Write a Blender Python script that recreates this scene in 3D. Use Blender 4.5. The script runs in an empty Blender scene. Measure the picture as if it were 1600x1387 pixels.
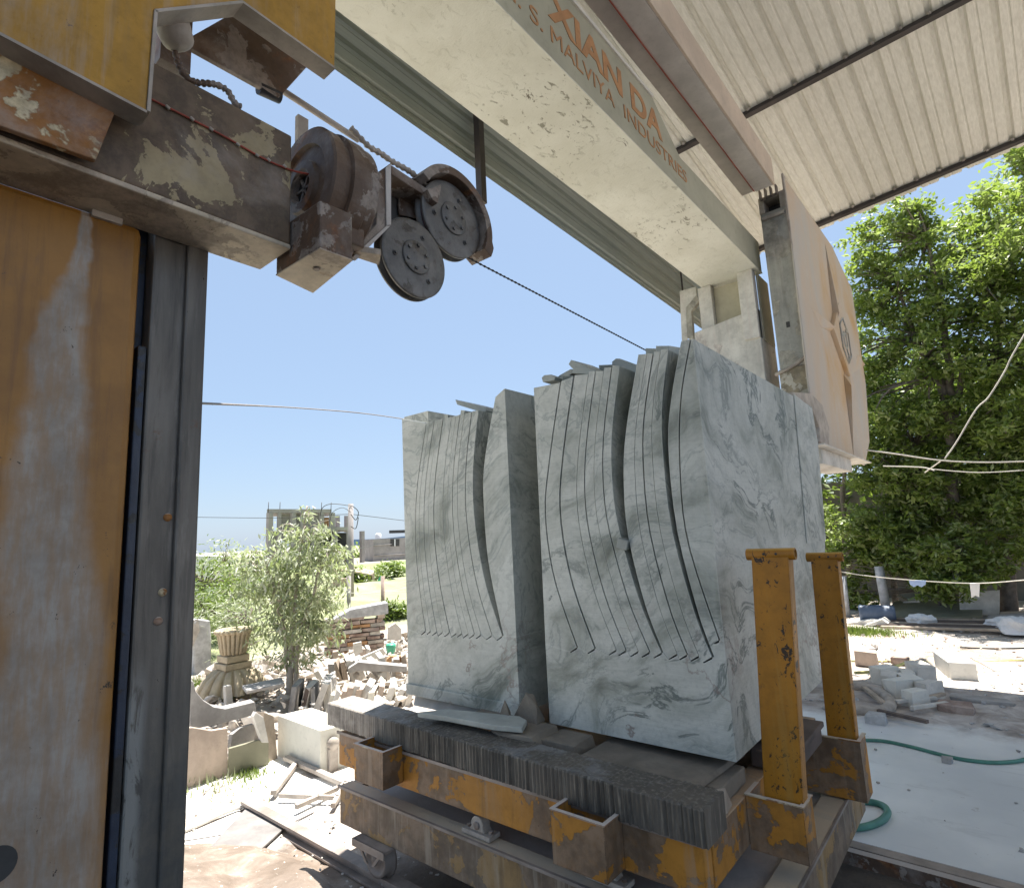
import bpy, bmesh, math, random
import numpy as np
from mathutils import Vector, Matrix
from math import radians as RAD, sin, cos, pi
S = bpy.context.scene
COL = S.collection
rnd = random.Random(7)

# ------------------------------------------------------------ camera
F = 895.0; CX, CY = 800.0, 693.5
RX = np.array([0.763, -0.139, -0.631]); RY = np.array([0.644, 0.092, 0.759])
RX /= np.linalg.norm(RX); RY -= RX * RY.dot(RX); RY /= np.linalg.norm(RY); RZ = np.cross(RX, RY)
RW = np.array([RX, RY, RZ])          # world = RW @ (right, down, forward)
EYE = Vector((0, 0, 1.65))
cd = bpy.data.cameras.new('camera'); cam = bpy.data.objects.new('camera', cd); COL.objects.link(cam)
cd.sensor_width = 36; cd.lens = F / 1600 * 36; cd.clip_start = 0.02; cd.clip_end = 3000
right, down, fwd = [Vector(RW[:, i]) for i in range(3)]
mm = Matrix((right, -down, -fwd)).transposed().to_4x4(); mm.translation = EYE
cam.matrix_world = mm
S.camera = cam

# ------------------------------------------------------------ light
SUN = Vector((-.08, .27, 1)).normalized()
w = bpy.data.worlds.new('World'); S.world = w; w.use_nodes = True
nt = w.node_tree; bg = nt.nodes['Background']
sky = nt.nodes.new('ShaderNodeTexSky'); sky.sky_type = 'NISHITA'; sky.sun_disc = False
sky.sun_elevation = math.asin(SUN.z); sky.sun_rotation = math.atan2(SUN.x, SUN.y)
sky.air_density = 1.0; sky.dust_density = .8; sky.ozone_density = 1.6
mixs = nt.nodes.new('ShaderNodeVectorMath'); mixs.operation = 'MULTIPLY_ADD'   # clear sky plus a thin even haze
nt.links.new(sky.outputs[0], mixs.inputs[0]); mixs.inputs[1].default_value = (.26, .25, .24); mixs.inputs[2].default_value = (1.36, 1.86, 2.62)
nt.links.new(mixs.outputs[0], bg.inputs[0]); bg.inputs[1].default_value = 0.075
sl = bpy.data.lights.new('sun', 'SUN'); sl.energy = 4.6; sl.angle = RAD(.5); sl.color = (1, .96, .9)
so = bpy.data.objects.new('sun', sl); COL.objects.link(so)
so.rotation_euler = (-SUN).to_track_quat('-Z', 'Y').to_euler(); so.location = (0, 0, 30)
S.view_settings.view_transform = 'Standard'; S.view_settings.look = 'None'
S.view_settings.gamma = 1; S.view_settings.use_curve_mapping = False
S.view_settings.exposure = 1.68
S.cycles.max_bounces = 10; S.cycles.diffuse_bounces = 7

# ------------------------------------------------------------ helpers
def ray(x, y): return Vector(RW @ np.array([x - CX, y - CY, F]))
def onX(x, y, v): d = ray(x, y); return EYE + d * (v / d.x)
def onY(x, y, v): d = ray(x, y); return EYE + d * (v / d.y)
def onZ(x, y, v=0.): d = ray(x, y); return EYE + d * ((v - EYE.z) / d.z)
def far(x, y, dist): d = ray(x, y); return EYE + d * (dist / math.hypot(d.x, d.y))

class MB:
    def __init__(s): s.v = []; s.f = []; s.sm = []
    def add(s, vs, fs, smooth=False):
        b = len(s.v); s.v += [tuple(v) for v in vs]
        s.f += [tuple(b + i for i in f) for f in fs]; s.sm += [smooth] * len(fs); return s
    def hexa(s, p):      # 8 points: bottom loop 4, top loop 4
        return s.add(p, [(0,3,2,1),(4,5,6,7),(0,1,5,4),(1,2,6,5),(2,3,7,6),(3,0,4,7)])
    def box(s, x0, x1, y0, y1, z0, z1):
        return s.hexa([(x0,y0,z0),(x1,y0,z0),(x1,y1,z0),(x0,y1,z0),(x0,y0,z1),(x1,y0,z1),(x1,y1,z1),(x0,y1,z1)])
    def obox(s, c, size, rot=(0,0,0)):   # oriented box
        from mathutils import Euler
        R = Euler(rot).to_matrix(); c = Vector(c); h = Vector(size) / 2
        ps = [c + R @ Vector((a*h.x, b*h.y, d*h.z)) for d in (-1,1) for a, b in ((-1,-1),(1,-1),(1,1),(-1,1))]
        return s.hexa(ps)
    def prism(s, pts, off):              # planar polygon extruded by offset
        n = len(pts); off = Vector(off); a = [Vector(p) for p in pts]; b = [p + off for p in a]
        return s.add(a + b, [tuple(range(n))[::-1], tuple(range(n, 2*n))] + [(i, (i+1) % n, n + (i+1) % n, n + i) for i in range(n)])
    def tube(s, path, r, seg=8, caps=True, smooth=True):
        path = [Vector(p) for p in path]; n = len(path); rings = []
        rr = r if isinstance(r, (list, tuple)) else [r] * n
        prev = None
        for i, p in enumerate(path):
            t = (path[min(i+1, n-1)] - path[max(i-1, 0)]).normalized()
            if prev is None:
                u = t.orthogonal().normalized()
            else:
                u = (prev - t * prev.dot(t)).normalized()
            prev = u; v = t.cross(u)
            rings += [p + (u * cos(2*pi*k/seg) + v * sin(2*pi*k/seg)) * rr[i] for k in range(seg)]
        fs = [(i*seg + k, i*seg + (k+1) % seg, (i+1)*seg + (k+1) % seg, (i+1)*seg + k) for i in range(n-1) for k in range(seg)]
        s.add(rings, fs, smooth)
        if caps: b = len(s.v) - n*seg; s.f += [tuple(b + k for k in range(seg))[::-1], tuple(b + (n-1)*seg + k for k in range(seg))]; s.sm += [False, False]
        return s
    def lathe(s, c, axis, prof, seg=32, smooth=True, a0=0, a1=2*pi, closed=True):
        # prof: list of (r, h) along axis
        c = Vector(c); ax = Vector(axis).normalized(); u = ax.orthogonal().normalized(); v = ax.cross(u)
        m = seg if closed else seg + 1
        vs = [c + ax*h + (u*cos(a0 + (a1-a0)*k/seg) + v*sin(a0 + (a1-a0)*k/seg)) * r for r, h in prof for k in range(m)]
        fs = []
        for i in range(len(prof)-1):
            for k in range(seg):
                k2 = (k+1) % m
                fs.append((i*m+k, i*m+k2, (i+1)*m+k2, (i+1)*m+k))
        return s.add(vs, fs, smooth)
    def hull(s, pts):
        bm = bmesh.new(); [bm.verts.new(p) for p in pts]
        bmesh.ops.convex_hull(bm, input=bm.verts[:])
        bm.verts.ensure_lookup_table(); used = [v for v in bm.verts if v.link_faces]
        for i, v in enumerate(used): v.index = i
        idx = {v: i for i, v in enumerate(used)}
        s.add([v.co.copy() for v in used], [tuple(idx[v] for v in f.verts) for f in bm.faces]); bm.free(); return s
    def build(s, name, mat, parent=None, bevel=0, fixn=True, loc=None):
        me = bpy.data.meshes.new(name)
        o0 = Vector(loc) if loc is not None else (parent_loc(parent) if parent else Vector((0,0,0)))
        me.from_pydata([Vector(v) - o0 for v in s.v], [], s.f); me.polygons.foreach_set('use_smooth', s.sm)
        if fixn:
            bm = bmesh.new(); bm.from_mesh(me); bmesh.ops.recalc_face_normals(bm, faces=bm.faces[:]); bm.to_mesh(me); bm.free()
        me.materials.append(mat); me.update()
        o = bpy.data.objects.new(name, me); COL.objects.link(o)
        if parent is not None: o.parent = parent
        elif loc is not None: o.location = loc
        if bevel:
            b = o.modifiers.new('bevel', 'BEVEL'); b.width = bevel; b.segments = 2; b.limit_method = 'ANGLE'; b.angle_limit = RAD(40)
        return o
def parent_loc(p):
    v = Vector((0,0,0))
    while p is not None: v += p.location; p = p.parent
    return v
def tag(o, label=None, cat=None, group=None, kind=None):
    if label: o['label'] = label
    if cat: o['category'] = cat
    if group: o['group'] = group
    if kind: o['kind'] = kind
    return o
def thing(name, loc, label, cat, group=None):
    o = bpy.data.objects.new(name, None); COL.objects.link(o); o.location = loc; o.empty_display_size = .1
    return tag(o, label, cat, group)
def copy_tree(o, parent=None):
    c = o.copy(); COL.objects.link(c)
    if parent is not None: c.parent = parent
    for ch in [q for q in bpy.data.objects if q.parent == o and q.name != c.name]: copy_tree(ch, c)
    return c

# ------------------------------------------------------------ material helpers
class T:
    def __init__(s, name):
        s.m = bpy.data.materials.new(name); s.m.use_nodes = True; s.nt = s.m.node_tree
        s.b = s.nt.nodes['Principled BSDF']; s.co = None
    def n(s, t, **k):
        x = s.nt.nodes.new(t)
        for a, v in k.items(): setattr(x, a, v)
        return x
    def link(s, a, b): s.nt.links.new(a, b)
    def put(s, sock, v):
        if isinstance(v, bpy.types.NodeSocket): s.link(v, sock)
        elif isinstance(v, (tuple, list)) and len(v) == 3 and sock.type == 'RGBA': sock.default_value = (*v, 1)
        else: sock.default_value = v
    def obj(s):
        if s.co is None: s.co = s.n('ShaderNodeTexCoord').outputs['Object']
        return s.co
    def map(s, scale=(1,1,1), loc=(0,0,0), rot=(0,0,0), vec=None):
        m = s.n('ShaderNodeMapping'); s.link(vec or s.obj(), m.inputs[0])
        m.inputs['Scale'].default_value = scale; m.inputs['Location'].default_value = loc; m.inputs['Rotation'].default_value = rot
        return m.outputs[0]
    def noise(s, scale=5, detail=5, rough=.55, dist=0, vec=None, col=False):
        x = s.n('ShaderNodeTexNoise'); s.link(vec or s.obj(), x.inputs['Vector'])
        for k, v in (('Scale', scale), ('Detail', detail), ('Roughness', rough), ('Distortion', dist)): x.inputs[k].default_value = v
        return x.outputs['Color' if col else 'Fac']
    def vor(s, scale=5, feature='F1', vec=None, out='Distance', rand=1):
        x = s.n('ShaderNodeTexVoronoi', feature=feature); s.link(vec or s.obj(), x.inputs['Vector']); x.inputs['Scale'].default_value = scale
        x.inputs['Randomness'].default_value = rand
        return x.outputs[out]
    def ramp(s, fac, stops, interp='LINEAR'):
        x = s.n('ShaderNodeValToRGB'); s.link(fac, x.inputs[0]); e = x.color_ramp.elements; x.color_ramp.interpolation = interp
        while len(e) < len(stops): e.new(.5)
        for i, (p, c) in enumerate(stops):
            e[i].position = p; e[i].color = (*c, 1) if isinstance(c, (tuple, list)) else (c, c, c, 1)
        return x.outputs[0]
    def mix(s, f, a, b, mode='MIX'):
        x = s.n('ShaderNodeMix', data_type='RGBA', blend_type=mode)
        s.put(x.inputs[0], f); s.put(x.inputs[6], a); s.put(x.inputs[7], b); return x.outputs[2]
    def math(s, op, a, b=0, c=0, clamp=False):
        x = s.n('ShaderNodeMath', operation=op, use_clamp=clamp); s.put(x.inputs[0], a); s.put(x.inputs[1], b); s.put(x.inputs[2], c); return x.outputs[0]
    def step(s, v, lo, hi): # smooth 0..1
        x = s.n('ShaderNodeMapRange', interpolation_type='SMOOTHSTEP'); s.link(v, x.inputs[0])
        x.inputs[1].default_value = lo; x.inputs[2].default_value = hi; return x.outputs[0]
    def sep(s, vec=None):
        x = s.n('ShaderNodeSeparateXYZ'); s.link(vec or s.obj(), x.inputs[0]); return x.outputs
    def edge(s, r=.01, lo=.02, hi=.25):
        bv = s.n('ShaderNodeBevel', samples=4); bv.inputs[0].default_value = r
        g = s.n('ShaderNodeNewGeometry'); d = s.n('ShaderNodeVectorMath', operation='DOT_PRODUCT')
        s.link(bv.outputs[0], d.inputs[0]); s.link(g.outputs['Normal'], d.inputs[1])
        return s.step(s.math('SUBTRACT', 1, d.outputs['Value']), lo, hi)
    def up(s):
        g = s.n('ShaderNodeNewGeometry'); return s.sep(g.outputs['Normal'])[2]
    def bump(s, h, strength=.5, dist=.01):
        x = s.n('ShaderNodeBump'); x.inputs['Strength'].default_value = strength; x.inputs['Distance'].default_value = dist
        s.link(h, x.inputs['Height']); s.link(x.outputs[0], s.b.inputs['Normal'])
    def done(s, col, rough=.7, metal=0, spec=None):
        s.put(s.b.inputs['Base Color'], col); s.put(s.b.inputs['Roughness'], rough); s.put(s.b.inputs['Metallic'], metal)
        if spec is not None: s.b.inputs['Specular IOR Level'].default_value = spec
        return s.m

def worn(name, paint, under, dust=(.42,.40,.37), peel=.5, peelscale=3, dustamt=.5, streak=True, rust=0, rough=.55, chips=0, edgecol=None, bump=.3, metal=0, sc=1.0, drips=.35):
    t = T(name)
    p0 = t.noise(peelscale, 6, .6, .4); p1 = t.noise(peelscale*7, 5, .65, .3)
    p = t.math('ADD', p0, t.math('MULTIPLY', t.math('SUBTRACT', p1, .5), .16))
    w_ = .006; msk = t.step(p, peel - w_, peel + w_)
    pv = t.mix(t.step(t.noise(4*sc, 6, .65), .32, .68), tuple(x*.78 for x in paint), tuple(min(1, x*1.12) for x in paint))
    uv = t.mix(t.step(t.noise(7*sc, 6, .7), .35, .65), tuple(x*.65 for x in under), tuple(min(1, x*1.3) for x in under))
    c = t.mix(msk, uv, pv)
    rim = t.math('SUBTRACT', 1, t.step(t.math('ABSOLUTE', t.math('SUBTRACT', p, peel)), 0, .012)); c = t.mix(t.math('MULTIPLY', rim, .3), c, tuple(x*.4 for x in under))
    fine = t.noise(22*sc, 6, .72)
    c = t.mix(t.math('MULTIPLY', t.step(fine, .45, .72), .35), c, tuple(x*.5 for x in paint))
    if edgecol:
        e = t.math('MULTIPLY', t.edge(.008), t.step(t.noise(24, 5, .75), .40, .52)); c = t.mix(e, c, edgecol)
    if chips:
        nmask = t.step(t.noise(3.5, 3, .5), .42, .60)
        ch = t.step(t.math('ADD', t.noise(34, 5, .75, .8, vec=t.map((1,1,.7),(0,0,0),(.3,.6,0))), t.math('MULTIPLY', nmask, .10)), 1.05-chips-.02, 1.05-chips+.01); c = t.mix(ch, c, (.035,.02,.013))
        ru = t.step(t.noise(3.2, 6, .7, .5, vec=t.map((2,2,.8),(4,4,4))), .60, .72); c = t.mix(t.math('MULTIPLY', ru, .45), c, (.16,.06,.015))
    if rust:
        r = t.step(t.noise(1.9*sc, 8, .7, .6, vec=t.map((1,1,1),(3,1,2))), 1-rust-.06, 1-rust+.09)
        c = t.mix(r, c, t.ramp(t.noise(14*sc, 6, .75), [(.3,(.04,.016,.008)), (.52,(.20,.07,.02)), (.70,(.42,.20,.06))]))
        r2 = t.step(t.noise(26*sc, 5, .75), .66, .70); c = t.mix(t.math('MULTIPLY', r2, .8), c, (.10,.035,.012))
    if streak and drips:
        d1 = t.noise(1, 6, .65, .2, vec=t.map((16*sc,16*sc,1.1*sc))); c = t.mix(t.math('MULTIPLY', t.step(d1, .52, .68), drips), c, dust)
        d2 = t.noise(1, 6, .65, .2, vec=t.map((11*sc,11*sc,.8*sc),(5,3,1))); c = t.mix(t.math('MULTIPLY', t.step(d2, .54, .70), drips*.9), c, tuple(x*.35 for x in under))
    v = t.map((2.2,2.2,.5)) if streak else t.map((1,1,1))
    d = t.math('MULTIPLY', t.step(t.noise(2.0*sc, 9, .68, .3, vec=v), .62 - dustamt*.42, .80 - dustamt*.25), min(1, .3 + dustamt*.6))
    c = t.mix(d, c, dust)
    u = t.math('MULTIPLY', t.step(t.up(), .5, .95), .75); c = t.mix(u, c, tuple(min(1, x*1.5) for x in dust))
    t.bump(t.math('ADD', t.math('MULTIPLY', msk, .8), t.math('MULTIPLY', t.noise(40*sc, 5, .7), .9)), bump, .004)
    return t.done(c, t.math('ADD', rough-.08, t.math('MULTIPLY', fine, .25)), metal)

def plain(name, col, rough=.7, var=.25, scale=6, metal=0, bump=.2, col2=None):
    t = T(name); n = t.noise(scale, 7, .62, .2)
    c = t.mix(t.step(n, .3, .7), tuple(x*(1-var) for x in col), col2 or tuple(min(1, x*(1+var*.6)) for x in col))
    c = t.mix(t.math('MULTIPLY', t.step(t.noise(scale*7, 4, .7), .5, .75), .3), c, tuple(x*.55 for x in col))
    t.bump(t.noise(scale*6, 6, .65), bump, .004); return t.done(c, rough, metal)

def marble(name, seed=0, dark=1.0):
    t = T(name); v = t.map((1,1,1), (seed*3.1, seed*1.7, seed*2.3), (.25,.5,.1))
    wv = t.n('ShaderNodeVectorMath', operation='MULTIPLY_ADD'); nz = t.noise(.95, 3, .5, 0, vec=v, col=True)
    t.link(nz, wv.inputs[0]); wv.inputs[1].default_value = (1.5,1.5,1.5); t.link(v, wv.inputs[2])
    W = t.map((1.1,1.1,2.6), (0,0,0), (.35,.55,.2), vec=wv.outputs[0])
    m1 = t.math('ADD', t.noise(1.5, 9, .62, 0, vec=W), t.math('MULTIPLY', t.math('SUBTRACT', t.noise(9, 6, .7, .5), .5), .16))
    c = t.ramp(m1, [(.28,(.15,.16,.13)), (.38,(.30,.31,.265)), (.46,(.45,.455,.405)), (.58,(.57,.57,.515))])
    pa = t.noise(.8, 3, .5, vec=W); patch = t.step(pa, .40, .60)
    n2 = t.noise(1.3, 9, .66, .15, vec=W); vein = t.math('SUBTRACT', 1, t.step(t.math('ABSOLUTE', t.math('SUBTRACT', n2, .5)), .0, .03))
    c = t.mix(t.math('MULTIPLY', t.math('MULTIPLY', vein, patch), .85*dark), c, (.085,.11,.10))
    n3 = t.noise(2.1, 7, .6, .1, vec=W); v3 = t.math('SUBTRACT', 1, t.step(t.math('ABSOLUTE', t.math('SUBTRACT', n3, .5)), 0, .02))
    c = t.mix(t.math('MULTIPLY', t.math('MULTIPLY', v3, t.step(pa, .6, .42)), .5), c, (.17,.20,.19))
    zb_ = t.sep()[2]
    brn = t.math('MULTIPLY', t.math('SUBTRACT', 1, t.step(t.math('ABSOLUTE', t.math('SUBTRACT', t.noise(1.9, 7, .62, .2, vec=t.map((1,1,1.0),(9,4,seed))), .5)), 0, .016)), t.math('MULTIPLY', t.step(zb_, .75, .1), t.step(t.noise(1.3, 2, vec=t.map((1,1,1),(5,2,1))), .42, .55)))
    c = t.mix(t.math('MULTIPLY', brn, .75), c, (.20,.125,.10))
    c = t.mix(t.math('MULTIPLY', t.step(t.noise(45, 5, .75), .45, .75), .4), c, (.24,.255,.235))
    zz = t.sep()[2]; band = t.math('SUBTRACT', 1, t.math('MULTIPLY', t.step(zz, .20, .21), t.math('SUBTRACT', 1, t.step(zz, .34, .35))))
    c = t.mix(t.math('MULTIPLY', t.math('MULTIPLY', t.edge(.009, .02, .3), band), .55), c, (.66,.67,.62))
    st = t.noise(1.2, 5, .6, vec=t.map((7,7,.25))); c = t.mix(t.math('MULTIPLY', t.step(st, .55, .75), .16), c, (.62,.65,.63))
    sawl = t.noise(1, 3, .6, vec=t.map((5,5,170)))
    c = t.mix(t.math('MULTIPLY', t.step(sawl, .50, .66), .12), c, (.24,.25,.23))
    t.bump(t.math('ADD', t.math('ADD', t.noise(35, 6, .7), t.math('MULTIPLY', sawl, .7)), t.math('MULTIPLY', t.noise(3,3), 2)), .3, .004)
    return t.done(c, .52)

MT = {}
MT['marble'] = marble('grey_white_marble', 0); MT['marble_left'] = marble('pale_grey_marble', 2.6, .7); 
MT['offcut'] = plain('marble_offcut', (.40,.41,.37), .6, .2, 5)
MT['post'] = worn('yellow_post_paint', (.42,.175,.010), (.36,.155,.012), dust=(.40,.24,.06), peel=.42, dustamt=.1, chips=.385, edgecol=(.03,.015,.01), rough=.42)
MT['cart_up'] = worn('worn_yellow_cart_paint', (.47,.205,.025), (.22,.145,.09), dust=(.36,.27,.19), peel=.50, peelscale=2.9, dustamt=.22, rust=.30, edgecol=(.04,.02,.012), rough=.6, drips=.45)
MT['cart_low'] = worn('muddy_cart_steel', (.33,.205,.085), (.20,.145,.10), dust=(.42,.36,.28), peel=.52, peelscale=3.5, dustamt=.25, rust=.27, edgecol=(.05,.03,.02), rough=.6, drips=.5)
MT['rail'] = plain('dusty_rail_steel', (.30,.25,.215), .55, .35, 5)
MT['dust_metal'] = plain('dust_coated_steel', (.42,.37,.32), .75, .3, 7)
MT['guard_near'] = worn('yellow_guard_paint', (.44,.235,.03), (.38,.33,.27), dust=(.43,.38,.34), peel=.38, peelscale=2.2, dustamt=.3, rough=.5, rust=.2, sc=1.6, drips=.3)
def m_panel():
    t = T('dusty_orange_panel'); x, y, z = t.sep()   # object origin at (-1.6, 3.2, 0)
    c = t.mix(t.step(t.noise(5, 7, .65), .3, .7), (.26,.118,.018), (.37,.175,.03))
    c = t.mix(t.math('MULTIPLY', t.step(t.noise(1, 6, .65, .3, vec=t.map((30,30,2.2))), .48, .66), .45), c, (.15,.075,.025))
    wob = t.math('MULTIPLY', t.math('SUBTRACT', t.noise(2.2, 5, .6), .5), .16)
    yy = t.math('ADD', y, wob); wid = t.math('ADD', .016, t.math('MULTIPLY', t.math('SUBTRACT', 2.45, z), .09))
    dst = t.math('ABSOLUTE', t.math('SUBTRACT', yy, t.math('ADD', -2.855, t.math('MULTIPLY', t.math('SUBTRACT', 2.3, z), -.012))))
    strk = t.math('SUBTRACT', 1, t.step(t.math('DIVIDE', dst, wid), .55, 1.25))
    fine = t.noise(1, 7, .7, .3, vec=t.map((55,55,9))); low = t.step(z, 1.75, 1.2)
    m_ = t.math('MULTIPLY', t.math('MAXIMUM', strk, t.math('MULTIPLY', low, t.step(y, -2.74, -2.80))), t.math('ADD', .55, t.math('MULTIPLY', t.step(fine, .35, .65), .4)))
    c = t.mix(m_, c, t.mix(t.step(t.noise(6, 6, .7), .35, .65), (.29,.26,.225), (.41,.38,.345)))
    c = t.mix(t.step(t.noise(18, 6, .8), .655, .67), c, (.05,.035,.025))
    c = t.mix(t.math('MULTIPLY', t.step(t.noise(3, 7, .7, .5, vec=t.map((1,1,.5),(7,3,1))), .55, .68), .5), c, (.17,.10,.06))
    t.bump(t.math('ADD', t.noise(60, 5, .7), t.math('MULTIPLY', t.noise(6, 4), 2)), .3, .003); return t.done(c, t.math('ADD', .40, t.math('MULTIPLY', m_, .35)))
MT['panel'] = m_panel()
MT['navy'] = worn('navy_angle_iron', (.022,.035,.065), (.03,.03,.03), dust=(.12,.125,.13), peel=.45, peelscale=9, dustamt=.15, rough=.4, sc=2.5, drips=.35)
def m_col():
    t = T('grey_column_steel'); x, y, z = t.sep()
    c = t.mix(t.step(t.noise(1, 7, .65, .2, vec=t.map((14,14,1.6))), .32, .68), (.105,.095,.083), (.195,.178,.155))
    c = t.mix(t.math('MULTIPLY', t.step(t.noise(1, 7, .7, .2, vec=t.map((40,40,3),(3,1,5))), .52, .66), .45), c, (.055,.05,.045))
    c = t.mix(t.math('MULTIPLY', t.step(t.noise(1, 7, .7, .3, vec=t.map((26,26,4),(1,8,2))), .54, .68), .4), c, (.27,.25,.225))
    c = t.mix(t.math('MULTIPLY', t.step(z, 1.5, 1.0), .55), c, t.mix(t.step(t.noise(9, 6, .7), .4, .6), (.06,.07,.075), (.12,.115,.10)))
    c = t.mix(t.step(t.noise(1, 8, .75, .5, vec=t.map((22,22,12),(2,2,8))), .66, .69), c, (.02,.018,.016))
    sl_ = t.math('MULTIPLY', t.math('MULTIPLY', t.step(z, 1.42, 1.25), t.step(t.noise(1, 8, .7, .6, vec=t.map((20,20,6))), .42, .50)), t.step(y, -2.635, -2.66)); c = t.mix(t.math('MULTIPLY', sl_, .8), c, (.30,.31,.30))
    c = t.mix(t.math('MULTIPLY', t.step(t.noise(4, 8, .75, .4), .60, .66), .7), c, (.14,.06,.03))
    t.bump(t.noise(50, 6, .7), .25, .003); return t.done(c, t.math('ADD', .32, t.math('MULTIPLY', t.noise(8, 5), .3)), .25)
MT['col_grey'] = m_col()
MT['arm'] = worn('brown_arm_paint', (.36,.29,.17), (.125,.085,.055), dust=(.36,.32,.29), peel=.565, peelscale=5.5, dustamt=.22, streak=False, rust=.22, rough=.5, sc=1.8)
MT['arm_under'] = worn('cream_arm_underside', (.60,.51,.39), (.46,.38,.30), dust=(.52,.46,.40), peel=.5, peelscale=3, dustamt=.3, streak=False, rust=.3, rough=.6, sc=1.8)  # cream rusty paint, made brighter for light bounced up from the ground
MT['rust'] = worn('rusted_plate', (.30,.12,.02), (.58,.48,.30), dust=(.46,.42,.38), peel=.45, peelscale=2.5, dustamt=.45, streak=False, rust=.47, rough=.6, sc=1.8)
MT['cast'] = worn('stained_cast_iron', (.115,.07,.045), (.25,.21,.18), dust=(.33,.30,.28), peel=.46, peelscale=7, dustamt=.38, streak=False, rust=.40, rough=.5, sc=2.2)
MT['pulley'] = worn('grey_machined_pulley', (.15,.145,.14), (.10,.09,.08), dust=(.26,.25,.235), peel=.42, peelscale=14, dustamt=.35, streak=False, rough=.42, sc=3, metal=.3)
MT['dark_rub'] = plain('dark_rubber', (.03,.03,.035), .5, .3)
MT['maroon'] = plain('maroon_groove_lining', (.07,.035,.06), .45, .3)
MT['far_col'] = worn('far_column_steel', (.30,.30,.275), (.33,.31,.26), dust=(.46,.44,.39), peel=.5, peelscale=2, dustamt=.35, rough=.5, rust=.14)
MT['stained_steel'] = worn('stained_column_end', (.45,.42,.35), (.26,.22,.15), dust=(.6,.57,.5), peel=.52, peelscale=6, dustamt=.3, rough=.6, streak=False)
MT['pink'] = plain('pinkish_dusted_steel', (.55,.49,.46), .7, .15, 3)
MT['tan'] = plain('tan_dusted_steel', (.56,.46,.37), .7, .15, 2)
MT['greysteel'] = plain('pale_flange_steel', (.52,.49,.47), .7, .15, 4)
MT['box_white'] = worn('dusty_white_box', (.60,.58,.53), (.55,.50,.45), dust=(.60,.52,.47), peel=.4, peelscale=1.5, dustamt=.3, rough=.7)
MT['khaki'] = plain('khaki_dust_plate', (.42,.39,.29), .75, .15, 3)
def m_guard_far():
    t = T('peach_dusted_guard'); n = t.noise(1.1, 6, .6, .5, vec=t.map((1,1,.6)))
    c = t.ramp(n, [(.34,(.48,.45,.41)), (.50,(.53,.44,.35)), (.62,(.54,.40,.26)), (.74,(.53,.33,.15))])
    c = t.mix(t.math('MULTIPLY', t.step(t.noise(9, 5, .7), .5, .8), .25), c, (.62,.58,.55))
    t.bump(t.noise(30, 5), .12, .003); return t.done(c, .7)
MT['guard_far'] = m_guard_far()
def m_girder():
    t = T('cream_crusted_paint'); 
    c = t.mix(t.step(t.noise(2, 7, .6), .3, .7), (.56,.55,.47), (.66,.655,.58))
    sp = t.step(t.noise(20, 5, .75, .8, vec=t.map((1,.5,1))), .57, .62)
    pt = t.step(t.noise(1.1, 5, .6), .48, .60)
    c = t.mix(t.math('MULTIPLY', sp, t.math('ADD', t.math('MULTIPLY', pt, .8), .08)), c, (.22,.21,.16))
    sp2 = t.step(t.noise(3.5, 9, .8, 2), .645, .66); c = t.mix(sp2, c, (.13,.11,.08))
    t.bump(t.math('ADD', t.noise(22, 6, .7), t.math('MULTIPLY', sp, -.6)), .45, .01); return t.done(c, .75)
MT['girder'] = m_girder()
MT['girder_side'] = plain('khaki_girder_side', (.40,.385,.29), .7, .16, 1.6)
MT['letter'] = plain('faded_orange_lettering', (.45,.23,.10), .7, .2, 9)
MT['tanslab'] = plain('dusty_tan_slab', (.22,.185,.145), .85, .3, 6)
MT['redcord'] = plain('red_cord', (.33,.06,.04), .7, .3)
def m_roof(name, a, b, ax):
    t = T(name); sc = {'y': (22,.6,22), 'h': (22,.6,22)}[ax]
    c = t.mix(t.step(t.noise(2.2, 6, .6, vec=t.map(sc)), .3, .7), a, b)
    c = t.mix(t.math('MULTIPLY', t.step(t.noise(1.1, 6, .65), .45, .75), .3), c, tuple(x*.8 for x in a))
    t.bump(t.noise(30, 4), .08, .003); return t.done(c, .55)
MT['roof'] = m_roof('cream_sheet_underside', (.62,.61,.54), (.74,.73,.66), 'y')
MT['clad'] = m_roof('grey_green_sheet', (.30,.325,.295), (.36,.38,.345), 'h')
MT['purlin'] = plain('brown_black_purlin', (.045,.036,.033), .6, .3)
MT['white'] = plain('white_stone', (.70,.68,.62), .75, .08, 4)
MT['cream'] = plain('cream_cut_block', (.66,.64,.56), .8, .07, 3)
MT['pink_slab'] = plain('sandstone_slab', (.46,.37,.30), .85, .22, 4)
MT['grey_slab'] = plain('grey_stone_slab', (.36,.345,.33), .85, .3, 4)
MT['white_slab'] = plain('whitish_stone_offcut', (.62,.59,.54), .85, .2, 5)
MT['urn'] = plain('carved_sandstone', (.46,.38,.26), .85, .2, 7)
MT['redstone'] = plain('red_brown_stone', (.30,.19,.15), .85, .35, 5, col2=(.45,.36,.31))
MT['brick_o'] = plain('orange_brick', (.42,.24,.12), .85, .3, 5)
MT['plaster'] = plain('white_plaster', (.66,.66,.66), .8, .08, 2)
MT['conc'] = plain('raw_concrete', (.31,.285,.275), .85, .2, .8)
MT['dark_fill'] = plain('dark_opening', (.06,.06,.06), .9, .2)  # near-black colour painting the shade inside holes, recesses and open bays
MT['conc_wall'] = plain('dark_block_wall', (.17,.155,.13), .9, .3, 1.5)  # dark brown-grey base colour, mottled by noise
MT['wood'] = plain('dusty_plank', (.40,.33,.26), .8, .25, 6)
MT['darkwood'] = plain('weathered_dark_board', (.13,.10,.085), .85, .35, 4)
MT['ply'] = plain('olive_sheet', (.24,.23,.16), .8, .25, 2)
MT['rock'] = plain('rubble_stone', (.50,.45,.39), .9, .35, 8)
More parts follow.
